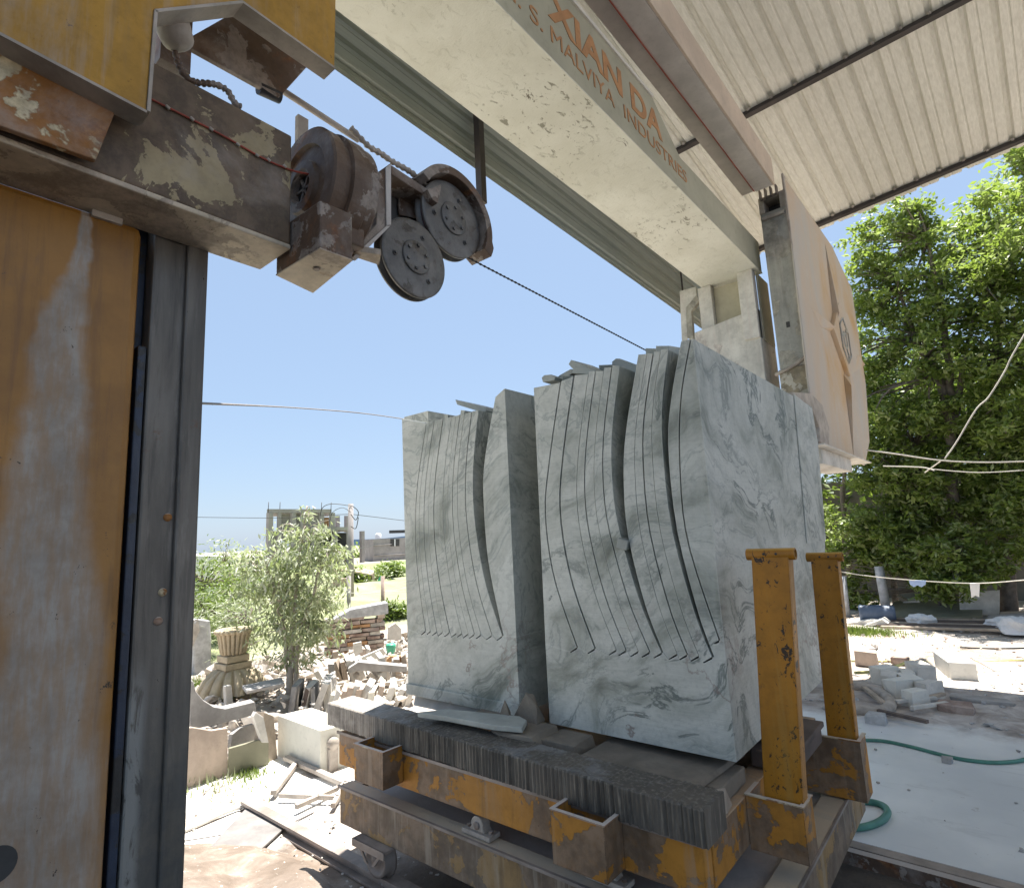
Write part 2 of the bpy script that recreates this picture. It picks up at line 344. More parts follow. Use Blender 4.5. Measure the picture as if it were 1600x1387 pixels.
MT['greyrock'] = plain('grey_rubble', (.46,.46,.46), .9, .3, 8)
MT['blue'] = plain('faded_blue_plastic', (.10,.135,.20), .5, .2)
MT['paleblue'] = plain('pale_blue_cloth', (.34,.45,.68), .8, .15)
MT['red'] = plain('dark_red_cloth', (.22,.05,.045), .8, .3)
MT['green_plastic'] = plain('green_plastic', (.08,.42,.26), .4, .15)
MT['green_hose'] = plain('teal_green_hose', (.07,.22,.17), .4, .2)
MT['cable'] = plain('dusty_cable', (.20,.18,.17), .6, .2)
MT['black_cable'] = plain('black_cable', (.04,.04,.04), .6, .2)
MT['rope'] = plain('white_rope', (.62,.60,.54), .8, .15)
MT['yellow_hose'] = plain('pale_yellow_hose', (.50,.50,.20), .6, .15)
MT['tin'] = plain('tan_tin_roof', (.40,.32,.24), .7, .15)
def m_saw():
    t = T('saw_grooved_dark_face'); x, y, z = t.sep()
    c = t.mix(t.step(t.noise(3, 6, .65), .3, .7), (.06,.052,.042), (.13,.112,.09))
    f = t.noise(1, 5, .7, vec=t.map((60,60,6))); c = t.mix(t.math('MULTIPLY', t.step(f, .48, .7), .55), c, (.34,.30,.24))
    d = t.step(x, -.35, -.9); c = t.mix(t.math('MULTIPLY', d, t.math('ADD', .25, t.math('MULTIPLY', t.step(t.noise(9,6,.7), .35, .6), .6))), c, (.42,.38,.33))  # sunlit left end of the beam painted paler, broken up by noise
    u = t.math('MULTIPLY', t.step(t.up(), .5, .95), t.math('MULTIPLY', t.step(t.noise(5, 6, .7, 1), .5, .65), .35)); c = t.mix(u, c, (.34,.35,.36))
    t.bump(f, .3, .004); return t.done(c, .7)
MT['saw'] = m_saw()

def m_leaf(name, a, b, c3, tr=.35):
    t = T(name); g = t.n('ShaderNodeNewGeometry'); r = g.outputs['Random Per Island']
    c = t.ramp(r, [(0, a), (.55, b), (1, c3)])
    c = t.mix(t.math('MULTIPLY', t.step(t.noise(.9, 3), .35, .7), .5), c, tuple(x*1.5 for x in b))
    t.put(t.b.inputs['Base Color'], c); t.b.inputs['Roughness'].default_value = .42
    tl = t.n('ShaderNodeBsdfTranslucent'); t.link(t.mix(.5, c, (.25,.36,.03)), tl.inputs[0])
    mx = t.n('ShaderNodeMixShader'); mx.inputs[0].default_value = tr
    t.link(t.b.outputs[0], mx.inputs[1]); t.link(tl.outputs[0], mx.inputs[2]); t.link(mx.outputs[0], t.nt.nodes['Material Output'].inputs[0])
    return t.m
MT['leaf'] = m_leaf('green_tree_leaf', (.10,.15,.028), (.19,.25,.06), (.42,.46,.26), .5)
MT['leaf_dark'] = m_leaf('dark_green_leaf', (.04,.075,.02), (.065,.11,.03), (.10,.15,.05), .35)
MT['leaf_dusty'] = m_leaf('dusty_green_leaf', (.22,.26,.13), (.36,.39,.25), (.60,.61,.54), .42)
MT['leaf_bush'] = m_leaf('bush_leaf', (.07,.11,.02), (.12,.17,.035), (.19,.23,.08), .35)
MT['bark'] = plain('grey_bark', (.17,.14,.115), .9, .35, 12)
MT['bark_dusty'] = plain('dust_covered_bark', (.40,.35,.30), .9, .25, 12)
def m_field():
    t = T('green_field'); c = t.mix(t.step(t.noise(.25, 6, .7), .35, .65), (.15,.20,.07), (.25,.28,.13)); t.bump(t.noise(9, 5), .6, .05); return t.done(c, .9)
MT['field'] = m_field()
def m_ground():
    t = T('stone_dust_ground'); x, y, z = t.sep()
    n = t.noise(.9, 9, .65, .4)
    c = t.ramp(n, [(.3,(.24,.19,.145)), (.46,(.37,.31,.255)), (.6,(.50,.45,.395)), (.75,(.64,.61,.56))])
    c = t.mix(t.math('MULTIPLY', t.step(t.noise(14, 6, .75), .52, .66), .5), c, (.30,.25,.21))
    c = t.mix(t.math('MULTIPLY', t.step(t.noise(22, 4, .7), .6, .66), .7), c, (.74,.72,.68))
    # powder-white strip by the rail end, brown slurry in front of the cart
    wob = t.math('MULTIPLY', t.math('SUBTRACT', t.noise(1.7, 5, .6), .5), 1.0)
    slurry = t.math('MULTIPLY', t.math('SUBTRACT', 1, t.step(t.math('ADD', y, t.math('MULTIPLY', wob, .3)), 1.92, 1.98)), t.step(t.math('ADD', x, wob), -3.75, -3.45))
    sc = t.ramp(t.noise(5, 7, .65, .5), [(.3,(.085,.06,.042)), (.55,(.15,.11,.08)), (.68,(.26,.215,.17)), (.73,(.55,.51,.46))])
    c = t.mix(slurry, c, sc)
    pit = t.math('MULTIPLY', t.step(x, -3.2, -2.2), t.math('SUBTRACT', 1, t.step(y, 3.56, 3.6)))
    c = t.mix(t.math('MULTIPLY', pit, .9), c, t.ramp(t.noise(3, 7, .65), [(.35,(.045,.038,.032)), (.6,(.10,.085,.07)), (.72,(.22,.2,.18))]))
    strip = t.math('MULTIPLY', t.math('SUBTRACT', 1, t.step(t.math('ADD', x, t.math('MULTIPLY', wob, .4)), -3.4, -3.2)), t.math('MULTIPLY', t.step(t.math('ADD', x, t.math('MULTIPLY', y, -.15)), -5.3, -5.2), t.math('SUBTRACT', 1, t.step(t.math('ADD', y, wob), 3.0, 3.3))))
    c = t.mix(t.math('MULTIPLY', strip, t.step(t.noise(2.2, 6, .6), .38, .55)), c, (.78,.77,.74))
    farm = t.step(t.math('SUBTRACT', t.math('MULTIPLY', x, -1), 0), 8.6, 9.6); gr = t.mix(t.step(x, -34, -46), t.mix(t.step(t.noise(.6, 6, .7), .35, .6), (.15,.20,.06), (.26,.27,.14)), (.30,.28,.22))
    c = t.mix(t.math('MULTIPLY', farm, .85), c, gr)
    t.bump(t.math('ADD', t.noise(5, 8, .7), t.math('MULTIPLY', t.noise(28, 5, .7), .5)), .8, .03)
    rough = t.math('SUBTRACT', .92, t.math('MULTIPLY', slurry, .45))
    return t.done(c, rough)
MT['ground'] = m_ground()
def m_floor():
    t = T('white_wet_stone_powder'); x, y, z = t.sep()
    c = t.mix(t.step(t.noise(1.2, 6, .55), .35, .7), (.62,.64,.66), (.79,.80,.80))
    c = t.mix(t.math('MULTIPLY', t.step(t.noise(1, 8, .7, 1.2, vec=t.map((1.2,4,1),(0,0,0),(0,0,.4))), .56, .66), .45), c, (.50,.51,.52))
    e = t.step(t.math('ADD', y, t.math('MULTIPLY', t.math('SUBTRACT', t.noise(1.3, 6, .65), .5), 1.1)), 5.65, 6.0)
    c = t.mix(e, c, t.ramp(t.noise(4, 8, .7, .6), [(.33,(.24,.21,.19)), (.5,(.40,.36,.33)), (.65,(.58,.55,.52))]))
    c = t.mix(t.math('MULTIPLY', t.step(t.noise(7, 6, .75), .64, .67), .6), c, (.36,.34,.33))
    t.bump(t.math('ADD', t.noise(1.5, 3), t.math('MULTIPLY', t.math('MULTIPLY', e, t.noise(9, 7, .7)), 4)), .35, .02)
    return t.done(c, t.math('ADD', .34, t.math('MULTIPLY', e, .5)))
MT['floor'] = m_floor()

# ============================================================ SETTING
G = -.05
def ground():
    xs = np.concatenate([[-900,-300,-120,-60,-35,-24], np.arange(-18, 8.01, .22), [10,14,20,40,120,400,900]])
    ys = np.concatenate([[-900,-200,-40,-12,-6], np.arange(-3, 18.01, .22), [20,24,30,45,90,250,600,1200]])
    from mathutils import noise
    vs = []; 
    for y in ys:
        for x in xs:
            z = G
            if -30 < x < 12 and -5 < y < 25:
                z += noise.noise((x*.9, y*.9, 0)) * .025 + noise.noise((x*3, y*3, 5)) * .012
                if x < -6: z += min(.35, (-6 - x) * .04) * (noise.noise((x*.5, y*.5, 3)) + .6)
                if y > 6.2 and x > -4: z += noise.noise((x*2, y*2, 9)) * .03
                if y < 5.9 and x > -3.4: z = min(z, G - .004) - (.03 if y < 3.56 else 0)
            if x < -20: z -= .25
            vs.append((x, y, z))
    n = len(xs); fs = [(j*n+i, j*n+i+1, (j+1)*n+i+1, (j+1)*n+i) for j in range(len(ys)-1) for i in range(n-1)]
    m = MB(); m.add(vs, fs, True); return tag(m.build('ground', MT['ground'], fixn=False), kind='structure')
ground()
def floor_sheet():
    from mathutils import noise
    m = MB(); xs = np.linspace(-3.2, 7, 70); ys = np.linspace(3.62, 7.3, 36); vs = []
    for j, y in enumerate(ys):
        for x in xs:
            yy = y + (noise.noise((x*1.3, 2, 0)) * .35 + noise.noise((x*5, 2, 0)) * .06 if j == len(ys)-1 else 0)
            z = .0 + (noise.noise((x*2.4, yy*2.4, 1)) * .03 if y > 5.9 else noise.noise((x*.8, yy*.8, 2)) * .006) - (.045 if j == len(ys)-1 else 0)
            vs.append((x, yy, z))
    n = len(xs); m.add(vs, [(j*n+i, j*n+i+1, (j+1)*n+i+1, (j+1)*n+i) for j in range(len(ys)-1) for i in range(n-1)], True)
    m.add([(-3.2,3.62,0),(7,3.62,0),(7,3.62,-.12),(-3.2,3.62,-.12)], [(0,1,2,3)])
    return tag(m.build('floor', MT['floor'], fixn=False), kind='structure')
floor_sheet()
# field and hill far left
m = MB(); m.add([(-48,14,-.27),(-17,9,-.27),(-13,30,-.27),(-30,48,-.27),(-48,40,-.27)], [(0,1,2,3,4)]); m.v = [(a,b,c+.04) for a,b,c in m.v]
tag(m.build('field', MT['field']), kind='structure')
m = MB(); hp = []
for k in range(25):
    a = k/24; hp.append((-1500 + a*1300, 900 + 500*a, 7*(sin(a*9)+1.4) + 3*sin(a*31)))
m.add([(x, y, -5) for x, y, z in hp] + hp + [(x-150, y+200, -5) for x, y, z in hp],
      [(i, i+1, 26+i, 25+i) for i in range(24)] + [(25+i, 26+i, 51+i, 50+i) for i in range(24)])
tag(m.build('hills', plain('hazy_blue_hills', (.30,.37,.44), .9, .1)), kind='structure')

# ------------------------------------------------------------ shed roof
def rz(x, y): return 5.80 - .232*(y - 8.66) + .2*(x + 1.37)
RUNV = Vector((.049, .973, -.226)).normalized()
PUR = Vector((1, .166, .2 - .232*.166)); PUR.normalize()
NRM = RUNV.cross(PUR).normalized()
if NRM.z < 0: NRM = -NRM
roof = thing('shed_roof', (-1.4, 8.6, 5.8), 'cream corrugated shed roof on thin dark purlins over the saw', 'roof')
def rp(s, t, h=0): # s along purlin from eave corner, t metres up-slope
    return Vector((-1.37, 8.646, 5.80)) + PUR*s - RUNV*t + NRM*h
pw = 1.0
for k in range(0, 12):
    m = MB(); s0 = -1.62 + k*pw
    prof = []  # ribbed profile across one sheet width
    for q in range(4):
        b = s0 + q*.25
        prof += [(b, .0), (b+.028, -.0), (b+.045, .034), (b+.085, .034), (b+.102, 0), (b+.160, 0), (b+.168, .008), (b+.182, .008), (b+.19, 0)]
    prof.append((s0+pw+.012, .0))
    tn = 15.0
    vs = [rp(a, -.14, h + (.003 if k % 2 else 0)) for a, h in prof] + [rp(a, tn, h + (.003 if k % 2 else 0)) for a, h in prof]; n = len(prof)
    m.add(vs, [(i, i+1, n+i+1, n+i) for i in range(n-1)])
    o = m.build('roof_sheet', MT['roof'], roof, fixn=False)
    sol = o.modifiers.new('thick', 'SOLIDIFY'); sol.thickness = .0012; sol.offset = 1
def purlin(t0, s0=-1.58, s1=9.0):
    m = MB(); n = 44
    for k in range(n):   # slightly wavy lip over the ribs
        a, b = s0 + (s1-s0)*k/n, s0 + (s1-s0)*(k+1)/n
        ps = [rp(a, t0-.03, -.062), rp(b, t0-.03, -.062), rp(b, t0+.03, -.062), rp(a, t0+.03, -.062),
              rp(a, t0-.03, -.006), rp(b, t0-.03, -.006), rp(b, t0+.03, -.006), rp(a, t0+.03, -.006)]
        m.add(ps, [(0,3,2,1),(4,5,6,7),(0,1,5,4),(2,3,7,6)])
    return m.build('purlin', MT['purlin'], roof)
for t0 in (0.03, 2.33, 4.6, 6.9, 9.2, 11.5): purlin(t0)
m = MB()
for t0 in (0.03, 2.33, 4.6):
    for q in range(-7, 36):
        p = rp(q*.25 + .13 + .065, t0 + .036, -.002); m.lathe(p, NRM, [(0,-.02),(.016,-.018),(.02,.0)], 8)
tag(m.build('screw_washers', MT['dust_metal'], roof), kind='stuff')
# side cladding under the left edge of the roof
XC = -2.95
clad = thing('side_cladding', (XC, 8.6, 5.0), 'grey green corrugated side sheet hanging under the left roof edge', 'cladding')
pc1, pc2 = onX(525, 110, XC), onX(1063, 490, XC)
def cz(y): return pc1.z + (pc2.z - pc1.z) * (y - pc1.y) / (pc2.y - pc1.y)
for k in range(5):
    y0, y1 = -4 + k*2.54, -4 + (k+1)*2.54 + .04
    m = MB(); prof = []
    for q in range(17):
        b = q*.166; prof += [(b, 0), (b+.04, 0), (b+.045, .006), (b+.052, .006), (b+.057, 0), (b+.086, 0), (b+.096, .028), (b+.118, .028), (b+.128, 0)]
    vs = []
    for y in (y0, y1):
        for b, d in prof: vs.append((XC + d + (.002 if k % 2 else 0), y, min(cz(y) + b, rz(XC, y) - .01)))
    n = len(prof); m.add(vs, [(i, i+1, n+i+1, n+i) for i in range(n-1)])
    m.build('cladding_sheet', MT['clad'], clad, fixn=False)
for (px, py, z1) in ((748, 200, 1.3),):
    p = onX(px, py, XC + .09); pb = onX(757, 300, XC + .09)
    m = MB(); m.box(XC+.06, XC+.12, p.y-.03, p.y+.03, pb.z - .12, p.z + z1); m.build('strut', MT['purlin'], clad)
p = onX(1063, 440, XC+.03); m = MB(); m.tube([(XC+.05, p.y, cz(p.y)-.1), (XC+.05, p.y, cz(p.y)+1.4)], .012); m.build('tie_rod', MT['purlin'], clad)

# ============================================================ GANTRY
gan = thing('wire_saw_gantry', (-1.6, 3.2, 0), 'tall dusty cream and grey wire saw gantry standing over the marble blocks', 'gantry')
XG0, XG1, ZG = -2.235, -1.61, 4.368
m = MB(); pr = [(-3, ZG), (6.36, ZG), (6.36, 4.735), (4.30, 4.70), (3.84, 4.985), (-3, 4.985)]
m.prism([(XG1, a, b) for a, b in pr], (XG0 - XG1, 0, 0))
gir = m.build('girder', MT['girder_side'], gan, bevel=.006)
m = MB(); m.add([(XG0-.004, -3, ZG-.004), (XG1+.004, -3, ZG-.004), (XG1+.004, 6.364, ZG-.004), (XG0-.004, 6.364, ZG-.004),
       (XG0-.004, -3, ZG+.004), (XG1+.004, -3, ZG+.004), (XG1+.004, 6.364, ZG+.004), (XG0-.004, 6.364, ZG+.004)], [(0,3,2,1),(0,1,5,4),(1,2,6,5),(2,3,7,6),(3,0,4,7)])
m.build('underside_skin', MT['girder'], gir)
m = MB(); m.box(XG1+.001, XG1+.014, -3, 3.84, 4.962, 4.990); m.build('top_flange_edge', MT['white'], gir)
def lettering(txt, y, z, size, length, name='lettering', off=0):
    cu = bpy.data.curves.new('t', 'FONT'); cu.body = txt; cu.size = size; cu.extrude = .0012; cu.offset = off
    ob = bpy.data.objects.new('t', cu); COL.objects.link(ob); bpy.context.view_layer.update()
    dg = bpy.context.evaluated_depsgraph_get(); me = bpy.data.meshes.new_from_object(ob.evaluated_get(dg)); wd = ob.dimensions.x
    bpy.data.objects.remove(ob); s = length / wd; g0 = parent_loc(gir); x0 = min(v.co.x for v in me.vertices)
    for v in me.vertices: v.co = Vector((XG1 + .0025 + v.co.z, y + (v.co.x - x0) * s, z + v.co.y)) - g0
    me.update(); o = bpy.data.objects.new(name, me); COL.objects.link(o); me.materials.clear(); me.materials.append(MT['letter']); o.parent = gir; return o
lettering('XIAN', 2.45, 4.66, .285, .885, off=.009); lettering('DA', 3.465, 4.66, .285, .50, off=.009)
lettering('M.', 2.02, 4.488, .155, .17); lettering('S.', 2.27, 4.488, .155, .12)
lettering('MALVIYA', 2.47, 4.49, .155, .73); lettering('INDUSTRIES', 3.335, 4.50, .150, 1.06)
# rail beam right above it
m = MB(); m.box(-1.635, -1.492, -3, 6.05, 5.155, 5.42); m.box(-1.492, -1.318, -3, 6.05, 5.14, 5.17); rb = m.build('rail_beam', MT['pink'], gan, bevel=.004)
m = MB(); m.box(-1.490, -1.322, -3, 6.03, 5.133, 5.139); m.build('flange_plate', MT['greysteel'], rb)
m = MB(); m.box(-1.3175, -1.302, -3, 6.05, 5.136, 5.44); m.build('outer_plate', MT['tan'], rb)
m = MB(); m.tube([(-1.497, y, 5.128 + .004*sin(y*3)) for y in np.linspace(-3, 6.0, 40)], .005, 6); m.build('red_cord', MT['redcord'], rb)
# far column
YF = 6.2
m = MB(); m.box(-1.515, -1.262, YF, YF+.3, 3.22, 4.95); fc = m.build('column', MT['far_col'], gan, bevel=.006)
m = MB(); m.box(-1.52, -1.467, YF-.002, YF+.3, 4.95, 5.135); m.box(-1.310, -1.257, YF-.002, YF+.3, 4.95, 5.135)
m.box(-1.467, -1.310, YF, YF+.3, 5.10, 5.135); m.box(-1.467, -1.310, YF+.2, YF+.3, 4.95, 5.10); m.build('column_head', MT['dust_metal'], fc, bevel=.004)
m = MB()
for q in range(4): m.box(-1.49+.055*q, -1.475+.055*q, YF-.07, YF-.004, 5.09, 5.19)
m.build('head_rib', MT['rail'], fc)
m = MB(); m.box(-1.468, -1.312, YF+.19, YF+.198, 4.95, 5.10); m.build('recess_shade', MT['dark_fill'], fc)  # dark sheet lining the column head, stands for the shade in its recess
m = MB(); m.box(-1.50, -1.275, YF-.03, YF-.003, 4.865, 4.90); m.build('ledge', MT['dust_metal'], fc, bevel=.004)
m = MB(); m.box(-1.525, -1.255, YF-.008, YF+.31, 2.30, 3.215); m.build('column_foot', MT['stained_steel'], gan, bevel=.006)
m = MB(); m.tube([(-1.56, YF-.02, 3.17), (-1.45, YF-.03, 3.20), (-1.36, YF-.035, 3.23), (-1.25, YF-.02, 3.30)], .018, 6); m.build('seam_strap', MT['dust_metal'], gan)
m = MB(); m.box(-1.40, -1.365, YF-.006, YF-.001, 3.64, 3.70); m.build('slot', MT['dark_fill'], fc)
m = MB(); m.box(-1.258, -1.236, YF-.03, YF+.06, 2.85, 5.30); m.build('edge_channel', MT['dust_metal'], gan, bevel=.004)
m = MB(); m.box(-2.15, -1.72, YF+.1, YF+.45, -.05, 2.29); m.build('leg', MT['far_col'], gan)
# slide posts and white box
m = MB(); m.box(-2.285, -2.135, YF+.02, YF+.14, 3.5, 4.363); m.build('slide_post', MT['box_white'], gan, bevel=.006)
m = MB(); m.box(-1.815, -1.655, YF-.06, YF+.05, 3.6, 4.363); m.build('slide_post', MT['box_white'], gan, bevel=.006)
m = MB(); m.box(-2.13, -1.82, YF+.09, YF+.13, 3.55, 4.335); m.build('back_plate', MT['khaki'], gan)
m = MB(); m.box(-1.66, -1.64, YF+.08, YF+.45, 3.6, 4.35); m.build('side_plate', MT['khaki'], gan)
m = MB(); m.box(-2.36, -1.655, YF-.02, YF+.5, 2.3, 3.93); 
m.v = [(x, y, z - (.085 if (z > 3.5 and x < -2) else 0)) for x, y, z in m.v]
m.build('white_casing', MT['box_white'], gan, bevel=.01)
m = MB(); P = lambda x, y, Y=YF+.1: onY(x, y, Y)
m.prism([P(1062,455),P(1087,448),P(1088,462),P(1072,480),P(1074,528),P(1066,545)], (0,.02,0)); m.build('side_bracket', MT['box_white'], gan)
m = MB(); m.prism([P(1088,461),P(1092,470),P(1080,486),P(1083,530),P(1074,528),P(1071,480)], (0,.06,0)); m.build('bracket_lip', MT['far_col'], gan)

# ------------------------------------------------------------ far carriage with guard
fcg = thing('saw_carriage', (-1.15, 6.4, 2.3), 'peach dusted pointed wheel guard with raised star and badge on far column', 'wheel guard', 'saw carriages either side of the block')
XW = -1.235
gp = [onX(*q, XW) for q in [(1226,277),(1300,384),(1331,452),(1353,600),(1359,690),(1352,727),(1302,703),(1293,690),(1282,655),(1266,612)]]
m = MB(); m.prism(gp, (-.022, 0, 0)); gd = m.build('guard', MT['guard_far'], fcg, bevel=.012)
def ridge(a, b, c, h, name='star_ridge', mat='guard_far'):   # raised triangular ridge a->b with width point c
    A, B, Cc = [onX(*q, XW+.001) for q in (a, b, c)]; top = (A*.15 + B*.85); top.x += h
    m = MB(); m.add([A, B, Cc, top], [(0,1,3),(1,2,3),(2,0,3),(0,2,1)]); return m.build(name, MT[mat], gd)
ridge((1289,380), (1304,512), (1311,472), .07); ridge((1266,478), (1303,520), (1284,512), .06)
ridge((1334,715), (1318,585), (1327,580), .07); ridge((1352,570), (1331,552), (1330,585), .05)
bp = [(1311,472),(1330,505),(1340,552),(1329,590),(1318,580),(1302,520)]
a = [onX(*q, XW+.05) for q in [(1311,473),(1325,492),(1338,530),(1338,566),(1329,588),(1318,556),(1303,512)]]
m = MB(); m.prism(a, (-.05,0,0)); bd = m.build('badge_plate', MT['guard_far'], gd, bevel=.006)
c0 = onX(1321,532,XW+.053)
m = MB(); hexr = .30
hx = [(c0.y + hexr*cos(pi/6+k*pi/3), c0.z + hexr*sin(pi/6+k*pi/3)) for k in range(6)]
for k in range(6):
    a, b = hx[k], hx[(k+1) % 6]; m.tube([(XW+.054, *a), (XW+.054, (a[0]+b[0])/2, (a[1]+b[1])/2), (XW+.054, *b)], .012, 5)
m.lathe(c0, (1,0,0), [(.075,0),(.10,.012),(.125,0)], 20)
for k in range(3):
    t = k*2*pi/3 + .5; m.tube([(XW+.054, c0.y+.12*cos(t), c0.z+.12*sin(t)), (XW+.054, c0.y+.2*cos(t+.5), c0.z+.2*sin(t+.5)), (XW+.054, c0.y+.26*cos(t+.15), c0.z+.26*sin(t+.15))], .011, 5)
m.build('hexagon_emblem', MT['far_col'], bd)
# nose: octagonal wheel opening and the white box beneath
m = MB(); o1 = [onX(*q, -1.22) for q in [(1240,612),(1268,614),(1285,632),(1296,668),(1296,700),(1281,690),(1281,668),(1270,640),(1255,628),(1238,626)]]
m.prism(o1, (-.22,0,0)); m.build('nose_rim', MT['dust_metal'], fcg, bevel=.01)
m = MB(); o1 = [onX(*q, -1.42) for q in [(1250,625),(1270,640),(1284,660),(1288,700),(1262,690)]]; m.prism(o1, (-.02,0,0)); m.build('recess_shade', MT['dark_fill'], fcg)  # dark sheet painting the shade inside the wheel opening
q0 = onX(1283,703,-1.22); q1 = onX(1330,724,-1.22)
m = MB(); m.box(-1.50, -1.22, q0.y, q1.y, q0.z-.13, q0.z+.02); m.box(-1.50, -1.22, q1.y, q1.y+.012, q0.z-.13, q0.z+.02); m.build('bottom_box', MT['box_white'], fcg, bevel=.006)
m = MB(); m.box(-1.50, -1.14, q0.y-.25, q1.y+.9, q0.z+.022, q0.z+.035); m.build('bottom_plate', MT['box_white'], fcg)

# ------------------------------------------------------------ near column
XN = -1.69
y1, y2, y3 = onX(322,400,XN).y, onX(240,400,XN).y, onX(216,400,XN).y
ZC = 2.75
m = MB(); m.box(-2.05, XN, y2, y1, -.05, ZC); m.box(XN+.0005, XN+.014, y1-.055, y1+.003, -.05, ZC)
nc = m.build('column', MT['col_grey'], gan, bevel=.01)
m = MB(); m.box(-2.0, XN-.05, y3-.02, y2-.0015, -.05, ZC); m.box(XN-.04, XN+.006, y2-.026, y2-.006, -.05, 2.2); m.build('angle_iron', MT['navy'], nc, bevel=.003)
m = MB(); m.box(-2.05, XN+.03, -.75, y3, -.05, 2.522); m.build('column_cover', MT['panel'], gan, bevel=.02)
m = MB(); hc = onX(-8,1352,XN+.031); m.lathe((XN+.0305, hc.y, hc.z), (1,0,0), [(0,.001),(.036,.001)], 24); m.build('oil_hole', MT['dark_fill'], gan)
m = MB()
for (px, py) in ((262,808),(254,925),(247,970)):
    c = onX(px, py, XN+.001); m.lathe(c, (1,0,0), [(0,.006),(.008,.006),(.011,.0)], 14)
m.build('bolt_heads', MT['rust'], nc)

# ------------------------------------------------------------ near carriage
XA = -1.5; ncg = thing('saw_carriage', (-1.5, .3, 2.5), 'near saw arm with yellow guard, stained motor housing and two guide pulleys', 'saw arm', 'saw carriages either side of the block')
zu = 2.536
m = MB(); yend = onX(455,300,XA).y
ztop0, ztop1 = onX(378,168,XA), onX(465,217,XA)
m.box(XA-.18, XA, -1.2, yend, zu+.004, ztop1.z); arm = m.build('arm_beam', MT['arm'], ncg, bevel=.006)
m = MB(); m.box(XA-.184, XA+.003, -1.2, yend, zu-.012, zu+.003); m.build('arm_underside', MT['arm_under'], arm, bevel=.004)
m = MB(); q = onZ(150,328,zu-.03); q2 = onZ(197,345,zu-.03); m.box(XA-.19, XA-.15, q.y, q2.y, zu-.03, zu-.013); m.build('underside_tab', MT['dust_metal'], arm)
X1 = -1.40
gp = [onX(*q, X1) for q in [(527,-90),(523,106),(378,2),(241,16),(229,174),(0,52),(-160,-32),(-160,-120)]]
m = MB(); m.prism(gp, (-.045,0,0)); gd2 = m.build('guard', MT['guard_near'], ncg, bevel=.004)
m = MB()
for a, b in ((1,2),(2,3),(3,4),(4,5),(5,6)):
    A, B = gp[a], gp[b]; d = (B-A).normalized(); nrm = Vector((1,0,0)).cross(d)
    if nrm.z > 0: nrm = -nrm
    e = .0015
    m.hexa([A+Vector((-.06,0,0)), B+Vector((-.06,0,0)), B+Vector((.004,0,0)), A+Vector((.004,0,0)),
            A+nrm*.007+Vector((-.06,0,0)), B+nrm*.007+Vector((-.06,0,0)), B+nrm*.007+Vector((.004,0,0)), A+nrm*.007+Vector((.004,0,0))])
m.build('guard_rim', MT['dust_metal'], gd2)
m = MB(); m.prism([onX(*q, -1.455) for q in [(-120,15),(0,77),(183,168),(150,250),(0,196),(-120,150)]], (-.018,0,0)); m.build('rusted_plate', MT['rust'], ncg, bevel=.003)
m = MB(); m.prism([onX(*q, -1.60) for q in [(283,66),(378,12),(500,60),(484,100),(437,152)]], (-.02,0,0)); m.build('rear_plate', MT['cast'], ncg, bevel=.003)
m = MB(); m.box(-1.74,-1.57, onX(250,90,-1.57).y, onX(300,60,-1.57).y, onX(250,90,-1.57).z, 3.5); m.build('inner_bracket', MT['cast'], ncg)
m = MB(); c = onX(272,48,-1.5); m.lathe(c, (.2,.3,-1), [(0,-.05),(.035,-.045),(.045,-.01),(.04,.03),(.025,.04),(0,.045)], 16); m.build('cable_gland', MT['dust_metal'], ncg)
def caterpillar(path, r, name, par, mat='dust_metal', seg=60):
    P_ = [Vector(p) for p in path]; L = [0]
    for i in range(1, len(P_)): L.append(L[-1] + (P_[i]-P_[i-1]).length)
    pts = []; rr = []
    for k in range(seg+1):
        s_ = L[-1]*k/seg; i = max(0, min(len(P_)-2, sum(1 for l in L if l <= s_)-1)); t = (s_-L[i])/max(1e-6, L[i+1]-L[i])
        p0, p1, p2, p3 = P_[max(0,i-1)], P_[i], P_[i+1], P_[min(len(P_)-1,i+2)]
        q = .5*((2*p1) + (p2-p0)*t + (2*p0-5*p1+4*p2-p3)*t*t + (3*p1-p0-3*p2+p3)*t**3)
        pts.append(q); rr.append(r*(1 + .16*(1 if k % 4 < 2 else -1) + rnd.uniform(-.1,.1)))
    m = MB(); m.tube(pts, rr, 10); return m.build(name, MT[mat], par)
def spline(path, seg):
    P_ = [Vector(p) for p in path]; out = []; n = len(P_)-1
    for k in range(seg+1):
        u = n*k/seg; i = min(n-1, int(u)); t = u-i
        p0, p1, p2, p3 = P_[max(0,i-1)], P_[i], P_[i+1], P_[min(n,i+2)]
        out.append(.5*((2*p1) + (p2-p0)*t + (2*p0-5*p1+4*p2-p3)*t*t + (3*p1-p0-3*p2+p3)*t**3))
    return out
caterpillar([onX(*q, -1.52) for q in [(271,70),(283,110),(303,128),(335,132),(355,142),(366,160),(377,168)]], .0085, 'conduit', ncg, 'cast', 70)
m = MB(); XP = -1.66; a, b = onX(405,118,XP), onX(560,219,XP); m.tube([a, b], .011, 12); pipe = m.build('rail_tube', MT['dust_metal'], ncg)
m = MB(); a, b = onX(404,137,-1.62), onX(437,152,-1.62); m.tube([a, a+(b-a)*.5, b], .021, 14, smooth=True); m.build('black_roller', MT['dark_rub'], ncg)
m = MB(); a, b = onX(466,178,XP), onX(482,178,XP); m.box(XP-.02, XP+.0, a.y, b.y, ztop1.z-.02, a.z); m.build('tube_support', MT['dust_metal'], ncg)
m = MB(); m.tube(spline([onX(*q, -1.495) for q in [(230,152),(290,182),(350,213),(410,247),(455,266),(482,272)]], 24), .0028, 6); m.build('red_cord', MT['redcord'], ncg)
m = MB()
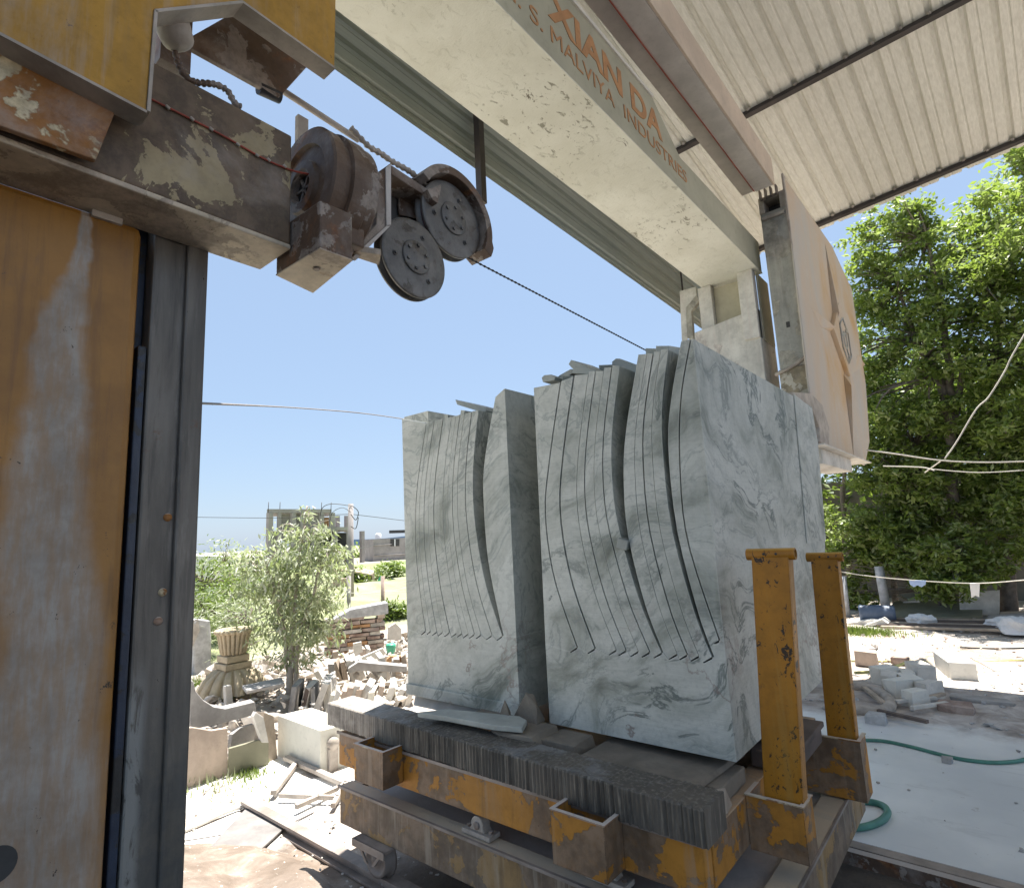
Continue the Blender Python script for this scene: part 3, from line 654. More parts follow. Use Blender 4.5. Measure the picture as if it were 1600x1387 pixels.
for q in [(262,168),(300,186),(330,202),(372,226),(402,243),(420,250),(445,260)]:
    c = onX(*q, -1.493); m.lathe(c, (0,.9,-.45), [(0,-.006),(.0045,-.005),(.0045,.005),(0,.006)], 8)
tag(m.build('cord_beads', MT['dust_metal'], ncg), kind='stuff')
# motor housing
ym0, ym1 = .885, 1.05; XM = -1.565; zc = 2.79; Rm = .20
cM = Vector((XM, ym0, zc))
m = MB(); m.lathe(cM, (0,1,0), [(.048,.03),(.048,.0),(.058,-.006),(.085,-.004),(.09,.010),(.135,.014),(.14,.0),(Rm*.93,.0),(Rm*.97,.006),(Rm*.97,.040),(Rm*.93,.044),(Rm*.93,.062),(Rm,.066),(Rm,.125),(Rm*.97,.13),(Rm*.97,.16),(Rm*.86,.178),(0,.18)], 56, smooth=False)
mot = m.build('motor_housing', MT['cast'], ncg)
m = MB(); m.lathe(cM + Vector((0,.018,0)), (0,1,0), [(0,0),(.05,0)], 20); m.build('shaft_hole', MT['dark_fill'], mot)
m = MB()
for k in range(3): m.obox(cM + Vector((0,.014,0)), (.094,.008,.008), (0,k*pi/3,0))
m.build('hole_spokes', MT['cast'], mot)
m = MB(); m.box(XM-.14, XM+.13, ym0+.01, ym0+.15, zu+.05, zc-.10); m.build('front_flange', MT['cast'], mot, bevel=.006)
zb0 = onX(489,456,-1.46).z
m = MB(); ya, yb = onX(431,426,-1.62).y, onX(551,405,-1.46).y
bl = [onZ(431,428,zu-.055), onZ(489,456,zu-.055), onZ(551,405,zu-.055), onZ(500,386,zu-.055)]
hh = [p.copy() for p in bl]
for p in hh: p.z = zu+.09
m.hexa(bl + hh); bx = m.build('base_block', MT['cast'], ncg, bevel=.005)
m = MB(); e = [p + Vector((0,0,-.0045)) for p in bl]; m.hexa(e + [p + Vector((0,0,.0035)) for p in e]); m.build('block_underside', MT['arm_under'], bx)
m = MB()
for q, ax in (((505,372),-1),((545,393),1)):
    c = onX(*q, -1.46); m.lathe(c, (1,-.3,0), [(0,.014),(.011,.012),(.013,.0),(.013,-.04)], 6, smooth=False)
c = bl[0]*.3 + bl[1]*.15 + bl[2]*.35 + bl[3]*.2 + Vector((0,0,-.006)); m.lathe(c, (0,0,-1), [(0,.004),(.010,.004),(.012,0)], 6, smooth=False)
m.build('bolts', MT['cast'], bx)
# bracket between motor and pulleys
m = MB(); m.prism([onX(*q, -1.49) for q in [(592,268),(612,254),(612,352),(604,358),(556,405),(553,388),(588,350)]], (-.2,0,0)); br = m.build('end_bracket', MT['cast'], ncg, bevel=.004)
m = MB(); m.prism([onX(*q, -1.485) for q in [(603,262),(611,256),(611,351),(604,352)]], (-.012,0,0)); m.prism([onX(*q, -1.485) for q in [(604,353),(610,353),(557,406),(553,400)]], (-.012,0,0)); m.build('bracket_edge', MT['greysteel'], br)
m = MB(); m.prism([onX(*q, -1.50) for q in [(612,258),(684,306),(684,318),(612,272)]], (-.10,0,0)); m.build('link_arm', MT['cast'], ncg, bevel=.003)
m = MB(); m.prism([onX(*q, -1.60) for q in [(606,262),(690,300),(730,400),(640,380),(600,352)]], (-.06,0,0)); m.build('inner_plate', MT['dark_fill'], ncg)
m = MB(); m.prism([onZ(*q, zu+.05) for q in [(552,392),(595,398),(592,414),(555,402)]], (0,0,.02)); m.build('foot_plate', MT['arm_under'], ncg)
def pulley(cx_, cy_, cz_, r, nb):
    c = Vector((cx_, cy_, cz_)); m = MB()
    m.lathe(c, (1,0,0), [(0,.002),(.33*r,.002),(.40*r,.004),(.78*r,.000),(.90*r,-.003),(.985*r,-.002),(r,-.006),(r,-.012),(.90*r,-.020)], 56)
    m.lathe(c, (1,0,0), [(.90*r,-.030),(r,-.040),(r,-.048),(.96*r,-.052),(0,-.052)], 56)
    o = m.build('pulley_wheel', MT['pulley'], ncg)
    m = MB(); m.lathe(c, (1,0,0), [(.905*r,-.0195),(.895*r,-.025),(.905*r,-.0305)], 56); m.build('groove_lining', MT['maroon'], o)
    m = MB(); m.lathe(c, (1,0,0), [(.43*r,.001),(.43*r,.008),(.41*r,.011),(0,.011)], 40); m.build('hub_plate', MT['pulley'], o)
    for k in range(6):
        a = k*2*pi/6 + .4; rr_, hh_ = (.31*r, .011) if k % 2 else (.31*r, .011)
        m = MB(); m.lathe(c + Vector((hh_, rr_*cos(a), rr_*sin(a))), (1,0,0), [(.0075,0),(.0075,.006),(0,.006)], 6, smooth=False); m.build('bolt', MT['pulley'], o)
    for k in range(nb):
        a = k*2*pi/nb + 1.2; m = MB(); m.lathe(c + Vector((.001, .64*r*cos(a), .64*r*sin(a))), (1,0,0), [(.011,0),(.011,.004),(.007,.004),(.007,.011),(0,.011)], 10, smooth=False); m.build('bolt', MT['pulley'], o)
    return o
pulley(-1.5, 1.303, 2.675, .150, 3); pulley(-1.5, 1.502, 2.912, .157, 3)
m = MB(); c = Vector((-1.5, 1.502, 2.912)); a0, a1 = RAD(-28), RAD(150); n = 28
ins, outs = .170, .205
u, v = Vector((0,1,0)), Vector((0,0,1)); vs = []
for k in range(n+1):
    a = a0 + (a1-a0)*k/n; d = u*cos(a) + v*sin(a)
    oo = outs*(1.06 if k < 3 else 1)
    vs += [c + d*ins + Vector((.03,0,0)), c + d*oo + Vector((.03,0,0)), c + d*oo + Vector((-.085,0,0)), c + d*ins + Vector((-.085,0,0))]
fs = [(4*k+i, 4*k+(i+1) % 4, 4*(k+1)+(i+1) % 4, 4*(k+1)+i) for k in range(n) for i in range(4)] + [(0,3,2,1), (4*n,4*n+1,4*n+2,4*n+3)]
m.add(vs, fs, False); m.build('pulley_shroud', MT['cast'], ncg, bevel=.003)
m = MB(); m.lathe(c + Vector((-.086,0,0)), (1,0,0), [(0,0),(outs*.99,0),(outs*.99,-.006),(0,-.006)], 28, a0=a0, a1=a1)
m.add([c + Vector((-.08, outs*.98*cos(a), outs*.98*sin(a))) for a in np.linspace(a0, a1, 20)] + [c+Vector((-.08,0,0))], [tuple(range(21))]); m.build('shroud_back', MT['cast'], ncg, fixn=False)
m = MB(); m.prism([onX(*q, -1.47) for q in [(668,296),(690,288),(688,302),(684,318),(676,312)]], (-.05,0,0)); m.build('shroud_tab', MT['cast'], ncg, bevel=.002)
caterpillar([onX(*q, -1.53) for q in [(548,200),(575,228),(595,240),(612,252),(640,268),(660,284),(672,296)]], .010, 'grease_chain', ncg, 'dust_metal', 64)

# diamond wire
m = MB(); wp = [onX(724,399,-1.525), onX(1003,545,-1.525)]; d = wp[1]-wp[0]; k = (6.45 - wp[0].y)/d.y; e = wp[0] + d*k; e.z = wp[0].z + d.z*k*.92
cp = Vector((-1.525, 1.302, 2.675))
loop = [wp[0] + (e-wp[0])*(i/30.) for i in range(30)] 
m.tube(loop, .003, 6)
for i in range(190):
    q = wp[0] + (e-wp[0])*(i/190.); m.lathe(q, d, [(0,-.005),(.0048,-.004),(.0048,.004),(0,.005)], 6)
tag(m.build('saw_wire', MT['black_cable'], loc=wp[0]), 'thin dark beaded saw wire running from the pulleys to the far guard', 'wire')

# ============================================================ CART
YB = 2.35; cart = thing('transfer_cart', (-1.9, 2.7, 0), 'worn yellow two-deck steel cart on rails carrying the two marble blocks', 'cart')
XR = -.735
def chan(name, x0, x1, y0, y1, z0, z1, mat, par, bev=.005):
    m = MB(); m.box(x0, x1, y0, y1, z0, z1); return m.build(name, MT[mat], par, bevel=bev)
# lower deck
lf = chan('lower_beam', -2.95, XR-.12, 1.94, 2.02, .17, .36, 'cart_low', cart)
chan('lower_beam', -2.95, XR, 3.50, 3.60, .17, .36, 'cart_low', cart)
m = MB(); m.hexa([(XR-.02,1.94,.20),(XR-.02,1.94,.201),(XR-.08,3.49,.17),(XR-.08,3.49,.171),(XR,1.94,.36),(XR,1.94,.361),(XR,3.49,.36),(XR,3.49,.361)]) if 0 else m.box(XR-.10, XR, 1.90, 3.497, .17, .361)
m.build('side_beam', MT['cart_low'], cart, bevel=.005)
chan('side_beam', -2.947, -2.86, 2.023, 3.497, .17, .358, 'cart_low', cart)
m = MB(); m.box(-2.857, XR-.103, 2.023, 3.497, .325, .338); m.build('deck_plate', MT['cast'], cart)
m = MB(); m.box(-2.952, XR-.12, 1.925, 1.9385, .352, .364); m.box(XR+.0015, XR+.012, 1.90, 3.6, .353, .364); m.build('edge_strip', MT['rail'], cart)
# rail wheels
def cart_wheel(x, y, front=True):
    b = MB(); s_ = 1
    m = MB(); m.lathe((x, y-.03, .085), (0,1,0), [(0,0),(.03,0),(.035,.008),(.062,.008),(.068,-.002),(.083,-.002),(.083,.04),(.100,.042),(.100,.056),(0,.056)], 32)
    o = m.build('wheel', MT['rail'], cart)
    m = MB(); m.lathe((x, y-.034, .085), (0,1,0), [(0,-.008),(.018,-.008),(.022,0),(.022,.01)], 12); m.build('axle_hub', MT['rail'], o)
    m = MB(); m.box(x-.13, x+.13, y-.075, y+.06, .156, .169); m.box(x-.13, x+.13, y-.08, y-.072, .135, .169)
    for dx in (-.1, .1):
        m.hexa([(x+dx*.25-.01,y-.068,.075),(x+dx*.25+.01,y-.068,.075),(x+dx*.25+.01,y-.060,.075),(x+dx*.25-.01,y-.060,.075),
                (x+dx-.01,y-.068,.156),(x+dx+.01,y-.068,.156),(x+dx+.01,y-.060,.156),(x+dx-.01,y-.060,.156)])
    m.build('wheel_bracket', MT['rail'], cart)
for x in (-2.63, -1.05):
    cart_wheel(x, 1.965); cart_wheel(x, 3.56)
# pillow bearings
def bearing(x, y, z, par):
    m = MB(); prof = [(x+.036*cos(a), z+.045+.036*sin(a)) for a in np.linspace(-.2, pi+.2, 16)] ; prof = [(x+.045, z+.02)] + prof + [(x-.045, z+.02)]
    m.prism([(a, y, b) for a, b in prof], (0,.05,0)); o = m.build('bearing_block', MT['dust_metal'], par, bevel=.004)
    m = MB(); m.box(x-.085, x+.085, y-.012, y+.06, z, z+.0195); m.build('bearing_foot', MT['dust_metal'], o, bevel=.003)
    m = MB(); m.lathe((x, y, z+.045), (0,-1,0), [(0,.004),(.010,.006),(.016,.006),(.018,0)], 14)
    for dx in (-.065, .065): m.lathe((x+dx, y+.02, z+.0195), (0,0,1), [(.010,0),(.010,.010),(0,.010)], 6, smooth=False)
    m.build('bolts', MT['cast'], o)
bearing(-1.94, 1.965, .364, cart); bearing(-1.3, 1.99, .364, cart)
bearing(-2.98-.09, 2.25, .364, cart)
# upper deck
UB, UT = .452, .622
chan('upper_beam', -2.99, -.897, 1.96, 2.03, UB, UT, 'cart_up', cart)
chan('upper_beam', -2.80, -.897, 3.42, 3.50, UB, UT, 'cart_up', cart)
chan('side_beam', -.985, -.895, 2.033, 3.417, UB+.001, UT-.001, 'cart_up', cart)
chan('side_beam', -2.80, -2.72, 2.033, 3.417, UB+.001, UT-.001, 'cart_up', cart)
m = MB(); m.box(-2.717, -.988, 2.033, 3.417, .555, .570); m.build('deck_plate', MT['cart_up'], cart)
m = MB(); m.box(-3.0, -.89, 1.952, 1.9585, UT-.010, UT+.004); m.build('edge_strip', MT['rail'], cart)
def socket(x0, x1, y0, y1, z0, z1, name='socket', ov=.012):
    m = MB(); t = .01
    m.box(x0, x1, y0, y0+t, z0, z1); m.box(x0, x0+t, y0+t, y1, z0, z1-.001); m.box(x1-t, x1, y0+t, y1, z0, z1-.001)
    m.box(x0+t, x1-t, y0+t, y1, z0+.01, z0+.02)
    o = m.build(name, MT['cart_up'], cart)
    m = MB(); m.box(x0-.004, x1+.004, y0-.004, y0+.013, z1-.001, z1+.004); m.box(x0-.004, x0+.013, y0+.013, y1, z1-.001, z1+.004); m.box(x1-.013, x1+.004, y0+.013, y1, z1-.001, z1+.004)
    m.build('rim', MT['rust'], o); return o
socket(-2.665, -2.43, 1.835, 1.957, .482, .65)
socket(-1.425, -1.195, 1.835, 1.957, .462, .645)
socket(-.893, -.688, 2.375, 2.50, .44, .632, ov=0)
socket(-.893, -.640, 3.19, 3.33, .37, .632, ov=0)
socket(-3.16, -3.01, 3.1, 3.3, .46, .64)
# stakes
def stake(Y, xb0, xb1, zb, xt0, xt1, zt, label):
    o = thing('stake_post', (xb0, Y, zb), label, 'post', 'yellow stakes standing in the right side of the cart')
    dp = .065; t = .012
    m = MB()
    m.hexa([(xb0,Y,zb),(xb1,Y,zb),(xb1,Y+t,zb),(xb0,Y+t,zb),(xt0,Y,zt),(xt1,Y,zt),(xt1,Y+t,zt),(xt0,Y+t,zt)])
    m.hexa([(xb1-t,Y+t,zb),(xb1,Y+t,zb),(xb1,Y+dp,zb),(xb1-t,Y+dp,zb),(xt1-t,Y+t,zt),(xt1,Y+t,zt),(xt1,Y+dp,zt),(xt1-t,Y+dp,zt)])
    m.hexa([(xb0,Y+t,zb),(xb0+t,Y+t,zb),(xb0+t,Y+dp,zb),(xb0,Y+dp,zb),(xt0,Y+t,zt),(xt0+t,Y+t,zt),(xt0+t,Y+dp,zt),(xt0,Y+dp,zt)])
    m.build('post_body', MT['post'], o, bevel=.0025)
    m = MB(); zc_ = zt + .004; c0 = Vector((xt0-.022, Y+.02, zc_)); L = (xt1 - xt0) + .044
    m.lathe(c0, (1,0,0), [(.017,0),(.023,0),(.023,L),(.017,L),(.017,0)], 24); p_ = m.build('top_pipe', MT['post'], o, bevel=.001)
    m = MB()
    for f in (.35, .68): m.lathe((xt0 + (xt1-xt0)*f, Y-.004, zc_+.002), (0,-1,0), [(0,.0005),(.005,.0005),(.005,-.003)], 10)
    m.build('pipe_hole', MT['dark_fill'], p_)
    return o
stake(2.40, -.838, -.700, .50, -.779, -.640, 1.530, 'nearer yellow steel stake with pipe top, chipped edges, by block corner')
stake(3.22, -.786, -.662, .50, -.755, -.635, 1.472, 'farther darker yellow steel stake with pipe top, at rear of cart side')
# saw-grooved beam lying on the upper deck front
bar = thing('grooved_beam', (-2.0, 2.03, .625), 'long black saw-grooved beam lying along the front of the cart', 'beam')
m = MB(); n = 236; xa, xb_ = -3.10, -.862; z0, z1 = .627, .742; vs = []
for k in range(n+1):
    f = k/n; x = xa + (xb_-xa)*f; dz = .018*(1-f); 
    g = (.004 + .006*min(1, f*1.6)) * (1 if k % 2 else 0) * rnd.uniform(.3, 1)
    yf = 1.925 + .03*(1-f) + g; zt = z1 + dz + rnd.uniform(-.0015,.0015); zb = z0 + dz*.8
    vs += [(x, yf, zb + rnd.uniform(-.003,.002)), (x, yf, zt-.006), (x, yf+.006, zt), (x, yf+.17, zt), (x, yf+.17, zb)]
m.add(vs, [(5*k+i, 5*k+(i+1) % 5, 5*(k+1)+(i+1) % 5, 5*(k+1)+i) for k in range(n) for i in range(5)] + [(0,4,3,2,1), tuple(5*n+i for i in range(5))])
m.build('beam_body', MT['saw'], bar)

# ============================================================ MARBLE
def P2(pts): return [Vector((onY(x, y, YB).x, 0, onY(x, y, YB).z)) for x, y in pts]
def resamp(pts, n=14):
    q = spline(pts, n); return q
def lerpc(a, b, f): return [p + (q-p)*f for p, q in zip(a, b)]
def yback(z):
    tb = [(.6,3.66),(.66,3.70),(1.53,4.30),(2.2,4.42),(2.6,4.45)]
    for (a, ya), (b, yb_) in zip(tb, tb[1:]):
        if z <= b: return ya + (yb_-ya)*(z-a)/(b-a)
    return 4.45
def slab(name, L, R, mat, par, yf=0, top=None, botnotch=None, back=None, group=None):
    # L, R polylines top->bottom (same count); returns mesh object
    n = len(L); m = MB(); vs = []
    for a, b in zip(L, R):
        for p in (a, b): vs.append((p.x, YB+yf, p.z))
        for p in (b, a): vs.append((p.x, back(p.z) if back else yback(p.z), p.z))
    fs = [(4*k+i, 4*k+(i+1) % 4, 4*(k+1)+(i+1) % 4, 4*(k+1)+i) for k in range(n-1) for i in range(4)] + [(0,3,2,1)]
    e = 4*n-4
    if botnotch is None: fs.append((e,e+1,e+2,e+3))
    else:
        bk = back(botnotch.z) if back else yback(botnotch.z); vs += [(botnotch.x, YB+yf, botnotch.z), (botnotch.x, bk, botnotch.z)]; q = 4*n
        fs += [(e,q,e+1), (e+3,e+2,q+1), (e,e+3,q+1,q), (q,q+1,e+2,e+1)]
    m.add(vs, fs); return m.build(name, MT[mat], par)
def shift(c, dx): return [p + Vector((dx,0,0)) for p in c]
def withtop(c, z):   # clip/extend the top point to height z
    c = [p.copy() for p in c]; d = c[1]-c[0]; k = (z-c[0].z)/d.z if abs(d.z) > 1e-6 else 0; c[0] = c[0] + d*k; return c
GAP = .0028
def block(root, mat, edgeL, cuts, edgeR, tops, zbot, back=None):
    # cuts: list of (leftcurve, rightcurve) of each slot, top->bottom, all resampled; slabs between them
    N = 18; sl_ = []
    bounds = [(None, edgeL)] + cuts + [(edgeR, None)]
    botpts = []
    for i in range(len(bounds)-1):
        L = bounds[i][1]; R = bounds[i+1][0]
        tl, tr = tops[i]
        last = (i == len(bounds)-2)
        L = withtop(L, tl); R = withtop(R, tr)
        # edges that run full height are cut at neighbour's slot end
        if i == 0: zl = R[-1].z; f = (L[0].z-zl)/(L[0].z-L[-1].z); L = [L[0].lerp(L[-1], f*k/N) for k in range(N+1)]
        if last: zr = L[-1].z; f = (R[0].z-zr)/(R[0].z-R[-1].z); R = [R[0].lerp(R[-1], f*k/N) for k in range(N+1)]
        a, b = L[-1], R[-1]; tk = None
        if not last:
            tl_ = min(.040, (b.x-a.x)*.85); t1 = b + Vector((-tl_, 0, -tl_*.62)); tk = t1
        o = slab('slab', L, R, mat, root, yf=0 if i in (0,) or last else rnd.uniform(0, .003), back=back, botnotch=tk); sl_.append(o)
        botpts += [a] + ([tk + Vector((0,0,-.0002)), tk + Vector((.004,0,-.0035)), b + Vector((.002,0,-.008)), b + Vector((.002,0,-.002))] if tk else [b])
    x0, x1 = botpts[0].x, botpts[-1].x; bk = back or yback
    poly = [Vector((x0,0,zbot(x0))), Vector((x1,0,zbot(x1)))] + botpts[::-1]
    fr = [(p.x, YB, p.z) for p in poly]; bb = [(p.x, bk(p.z), p.z) for p in poly]; n = len(poly)
    m = MB(); m.add(fr + bb, [tuple(range(n)), tuple(range(n, 2*n))[::-1]] + [(i, n+i, n+(i+1) % n, (i+1) % n) for i in range(n)])
    m.build('block_base', MT[mat], root)
    return sl_
# --- right block
rb_ = thing('marble_block', (-1.35, 3.1, .75), 'larger right-hand grey-white marble block sliced into curved slabs, brown veins low down', 'marble block', 'marble blocks being sliced on the cart')
N = 18
A1 = resamp(P2([(876,596),(858,722),(852,803),(866,903),(902,1011)]), N)
AL = resamp(P2([(968,570),(956,671),(956,747),(966,823),(999,939),(1033,1019)]), N)
AR = resamp(P2([(995,566),(978,671),(974,742),(980,830),(1006,939),(1036,1019)]), N)
BL = resamp(P2([(1044,548),(1035,621),(1035,697),(1049,823),(1084,954),(1112,1026)]), N)
BR = resamp(P2([(1063,540),(1049,621),(1044,697),(1057,823),(1090,954),(1116,1026)]), N)
C1 = resamp(P2([(1079,531),(1064,621),(1062,722),(1074,843),(1124,1000)]), N)
eL = [P2([(834,600)])[0], P2([(858,1130)])[0]]; eR = [P2([(1092,531)])[0], P2([(1150,1190)])[0]]
eL = resamp(P2([(834,604),(846,867),(858,1130)]), N); eR = [Vector((-.905,0,2.462 - (2.462-.752)*k/N)) for k in range(N+1)]
def cutset(c0, c1, pos, gaps): 
    out = []; b0, b1 = c0[-1].x, c1[-1].x
    for x, g in zip(pos, gaps):
        f = (x-b0)/(b1-b0); c = lerpc(c0, c1, f); out.append((shift(c, -g), shift(c, g)))
    return out
bx_ = [onY(q, 1016, YB).x for q in (930, 962.5, 978, 997, 1015)]
cuts = [(shift(A1, -.004), shift(A1, .004))] + cutset(A1, AL, bx_, (.0045, .002, .003, .0022, .003)) + [(AL, AR)]
bx2 = [onY(q, 1027, YB).x for q in (1058, 1074, 1092)]
cuts += cutset(AR, BL, bx2, (.0014, .0035, .002)) + [(BL, BR), (shift(C1, -.0035), shift(C1, .0035))]
zt = lambda *q: [onY(x, y, YB).z for x, y in q]
tps = [zt((834,606),(874,598)), zt((876,596),(890,590)), zt((890,588),(905,588)), zt((906,584),(918,583)), zt((918,583),(930,583)), zt((931,578),(944,577)), zt((945,574),(967,572)),
       zt((1000,553),(1013,552)), zt((1014,551),(1026,551)), zt((1027,548),(1040,547)), zt((1041,544),(1056,543)), [2.462, 2.462], [2.459, 2.459]]
block(rb_, 'marble', eL, cuts, eR, tps, lambda x: .752)
# far pale slab piece at the back of the right block
m = MB(); m.prism([(-.904, 3.95, 2.47),(-.904, 4.40, 2.44),(-.904, 4.44, 2.2),(-.904, 4.29, 1.53),(-.904, 3.80, 1.53)], (.006,0,0)); m.build('rear_slab', MT['marble_left'], rb_)
# rough ends rising behind, deeper in the block
m = MB()
for (px, py, dz, w_, y0_, y1_) in ((945,568,.05,.075,2.65,3.3),(1016,542,.03,.05,2.45,2.62),(1034,538,.035,.06,2.45,2.60),(1052,543,.03,.04,2.45,2.58),(885,585,.02,.06,2.5,2.9)):
    p = onY(px, py, y0_); m.hexa([(p.x-w_/2,y0_,2.36),(p.x+w_/2,y0_,2.36),(p.x+w_/2,y1_,2.36),(p.x-w_/2,y1_,2.36),(p.x-w_/2,y0_,p.z),(p.x+w_/2,y0_+.02,p.z-.01),(p.x+w_/2,y1_,p.z+.01),(p.x-w_/2,y1_,p.z)])
m.build('rough_top', MT['marble'], rb_)
m = MB(); pc = onY(974,849,YB); m.obox((pc.x, YB+.01, pc.z), (.05,.06,.045), (.1,.3,.15)); m.build('wedge', MT['offcut'], rb_, bevel=.003)
# --- left block
lb_ = thing('marble_block', (-2.42, 3.1, .75), 'smaller left-hand pale grey marble block with thin evenly curved slabs', 'marble block', 'marble blocks being sliced on the cart')
D1 = resamp(P2([(666,662),(652,760),(649,840),(655,915),(665,985)]), N)
EL = resamp(P2([(747,641),(739,722),(740,803),(756,904),(784,993)]), N)
ER = resamp(P2([(774,621),(757,722),(756,790),(764,883),(787,993)]), N)
eL = resamp(P2([(628,652),(631,866),(639,1085)]), N); eR = [Vector((-1.988,0,2.464 - (2.464-.752)*k/N)) for k in range(N+1)]
bx3 = [onY(q, 988, YB).x for q in (672.5, 682, 691, 702, 712.5, 721, 731, 741, 751, 768)]
cuts = [(shift(D1, -.0025), shift(D1, .0025))] + cutset(D1, EL, bx3, (.0015,.001,.002,.003,.0012,.001,.002,.003,.001,.003)) + [(EL, ER)]
tps = [zt((628,654),(664,662))] + [zt((667+7*k, 660-1.6*k),(673+7*k, 658-1.6*k)) for k in range(10)] + [zt((738,642),(747,641)), zt((775,620),(788,607))]
tps[5] = zt((690,648),(700,648)); tps[9] = zt((722,640),(730,640))
block(lb_, 'marble_left', eL, cuts, eR, tps, lambda x: .765, back=lambda z: 3.95)
p0, p1 = onY(662,642,2.6), onY(628,655,2.6)
m = MB(); m.box(p1.x, p0.x+.02, 2.62, 3.95, 2.3, p0.z); m.build('rough_top', MT['marble_left'], lb_)
m = MB(); m.box(-2.86, -1.985, 2.335, 2.348, .752, .812); m.build('base_step', MT['marble_left'], lb_, bevel=.003)
# offcuts lying on top
def strip(pts, Y, th, label, name='marble_strip', mat='offcut', cat='offcut', grp='broken strips on top of the blocks'):
    a = [onY(x, y, Y) for x, y in pts]; c = sum(a, Vector())/len(a)
    m = MB(); m.prism(a, th); return tag(m.build(name, MT[mat], bevel=.003, loc=c), label, cat, grp)
strip([(711,624),(714,632),(756,645),(760,641),(758,636)], 2.5, (.03,.25,-.012), 'flat marble strip poking left from the top of the left block')
strip([(888,569),(892,562),(902,566),(928,580),(928,588),(896,578)], 2.5, (.02,.18,0), 'tilted marble strip highest on the right block top')
strip([(893,583),(897,572),(930,578),(934,586)], 2.42, (.02,.12,0), 'short marble strip lying under the tilted one on right block')
strip([(846,590),(850,586),(861,585),(868,589),(866,594),(848,597)], 2.5, (0,.15,0), 'dark broken chip on the left shoulder of right block')
strip([(868,592),(874,586),(892,576),(897,580),(884,592)], 2.55, (0,.12,0), 'pale broken chip beside the dark chip on right block')
strip([(956,565),(962,560),(968,560),(996,570),(996,585),(956,575)], 2.7, (0,.6,0), 'pale slab end rising behind the widest gap of right block')
# stones and planks under the blocks
def hexz(pts, z0, z1, name, mat, label, cat, grp=None, bev=.004, jit=.0):
    b = [onZ(x, y, z0) for x, y in pts]; c = sum(b, Vector())/len(b)
    m = MB(); m.prism(b, (jit,jit*.5,z1-z0)); return tag(m.build(name, MT[mat], bevel=bev, loc=c), label, cat, grp)
m = MB(); a = [onZ(*q, .83) for q in [(690,1108),(660,1112),(655,1106),(812,1118),(822,1121),(818,1135),(700,1128),(640,1110)]]
q = [onZ(*k_, .80) for k_ in ((652,1112),(700,1107),(812,1118),(823,1124),(816,1136),(770,1132),(700,1119))]
m.prism(q, (0,0,-.025)); m.v = [(x,y,z-.025*(x+1.9)/-.9*0) for x,y,z in m.v]; tag(m.build('marble_sheet', MT['offcut'], bevel=.004, loc=q[0]), 'long pale marble sheet lying flat in front of the left block', 'offcut', 'stones packed under and around the blocks')
def stone(x, y, z, sx, sy, sz, mat, label, seed, name='stone_chock', grp='stones packed under and around the blocks', cat='stone', bev=.004, rot=0):
    r_ = random.Random(seed); pts = [Vector((a*sx/2*r_.uniform(.7,1), b*sy/2*r_.uniform(.7,1), c*sz/2*r_.uniform(.85,1))) for a in (-1,1) for b in (-1,1) for c in (-1,1)]
    pts += [Vector((r_.uniform(-.55,.55)*sx, r_.uniform(-.55,.55)*sy, r_.uniform(-.3,.3)*sz)) for _ in range(3)]
    R = Matrix.Rotation(rot, 3, 'Z'); m = MB(); m.hull([Vector((x,y,z)) + R @ p for p in pts]); return tag(m.build(name, MT[mat], bevel=bev, loc=(x,y,z)), label, cat, grp)
m = MB(); m.hull([(-1.97,2.27,.765),(-1.81,2.26,.765),(-1.82,2.34,.765),(-1.95,2.36,.765),(-1.875,2.27,.90),(-1.86,2.31,.885),(-1.82,2.28,.84)])
m.hull([(-2.01,2.21,.776),(-1.93,2.21,.776),(-1.97,2.26,.80),(-1.965,2.215,.87)]); tag(m.build('broken_wedge', MT['tanslab'], loc=(-1.9,2.3,.78)), 'jagged pointed marble wedge standing in the gap between blocks', 'stone', 'stones packed under and around the blocks')
stone(-1.83, 2.20, .735, .30, .22, .07, 'tanslab', 'flat grey stone right below the jagged wedge', 3)
stone(-1.63, 2.25, .69, .20, .20, .12, 'tanslab', 'squarish grey chock just under left corner of right block', 5)
stone(-2.10, 2.35, .73, .34, .25, .06, 'tanslab', 'thin dark stone under right end of the pale marble sheet', 6)
stone(-2.55, 2.6, .72, .7, .5, .07, 'white_slab', 'white packing slab under the left block front', 8)
stone(-2.3, 3.3, .70, .7, .6, .1, 'grey_slab', 'grey packing slab hidden under the left block rear', 9)
stone(-1.35, 3.3, .68, .8, .5, .13, 'grey_slab', 'grey packing slab hidden under the right block rear', 19)
m = MB(); m.hull([(-1.52,2.16,.700),(-.99,2.13,.69),(-.96,2.6,.69),(-1.5,2.7,.700),(-1.50,2.17,.722),(-1.0,2.15,.708),(-.97,2.6,.708),(-1.49,2.7,.722)]); tag(m.build('packing_slab', MT['tanslab'], bevel=.003, loc=(-1.25,2.4,.7)), 'thin chipped tan slab sticking out under the right block', 'slab')
m = MB(); m.box(-1.46, -.93, 2.24, 2.50, .624, .687); tag(m.build('timber_packer', MT['tanslab'], bevel=.006, loc=(-1.2,2.4,.62)), 'brown timber packer under the thin chipped slab', 'timber')
m = MB(); m.box(-.96, -.78, 2.66, 3.12, .63, .70); m.box(-.93,-.76,2.75,3.1,.705,.73); tag(m.build('timber_packer', MT['darkwood'], bevel=.006, loc=(-.9,2.8,.63)), 'dark split timber between the two yellow stakes', 'timber')
m = MB(); m.hull([(-.93,2.15,.624),(-.90,2.2,.624),(-.91,2.28,.624),(-.935,2.2,.70),(-.915,2.24,.695)]); tag(m.build('stone_chip', MT['wood'], loc=(-.92,2.2,.62)), 'small upright brown chip at the beam end corner', 'stone')

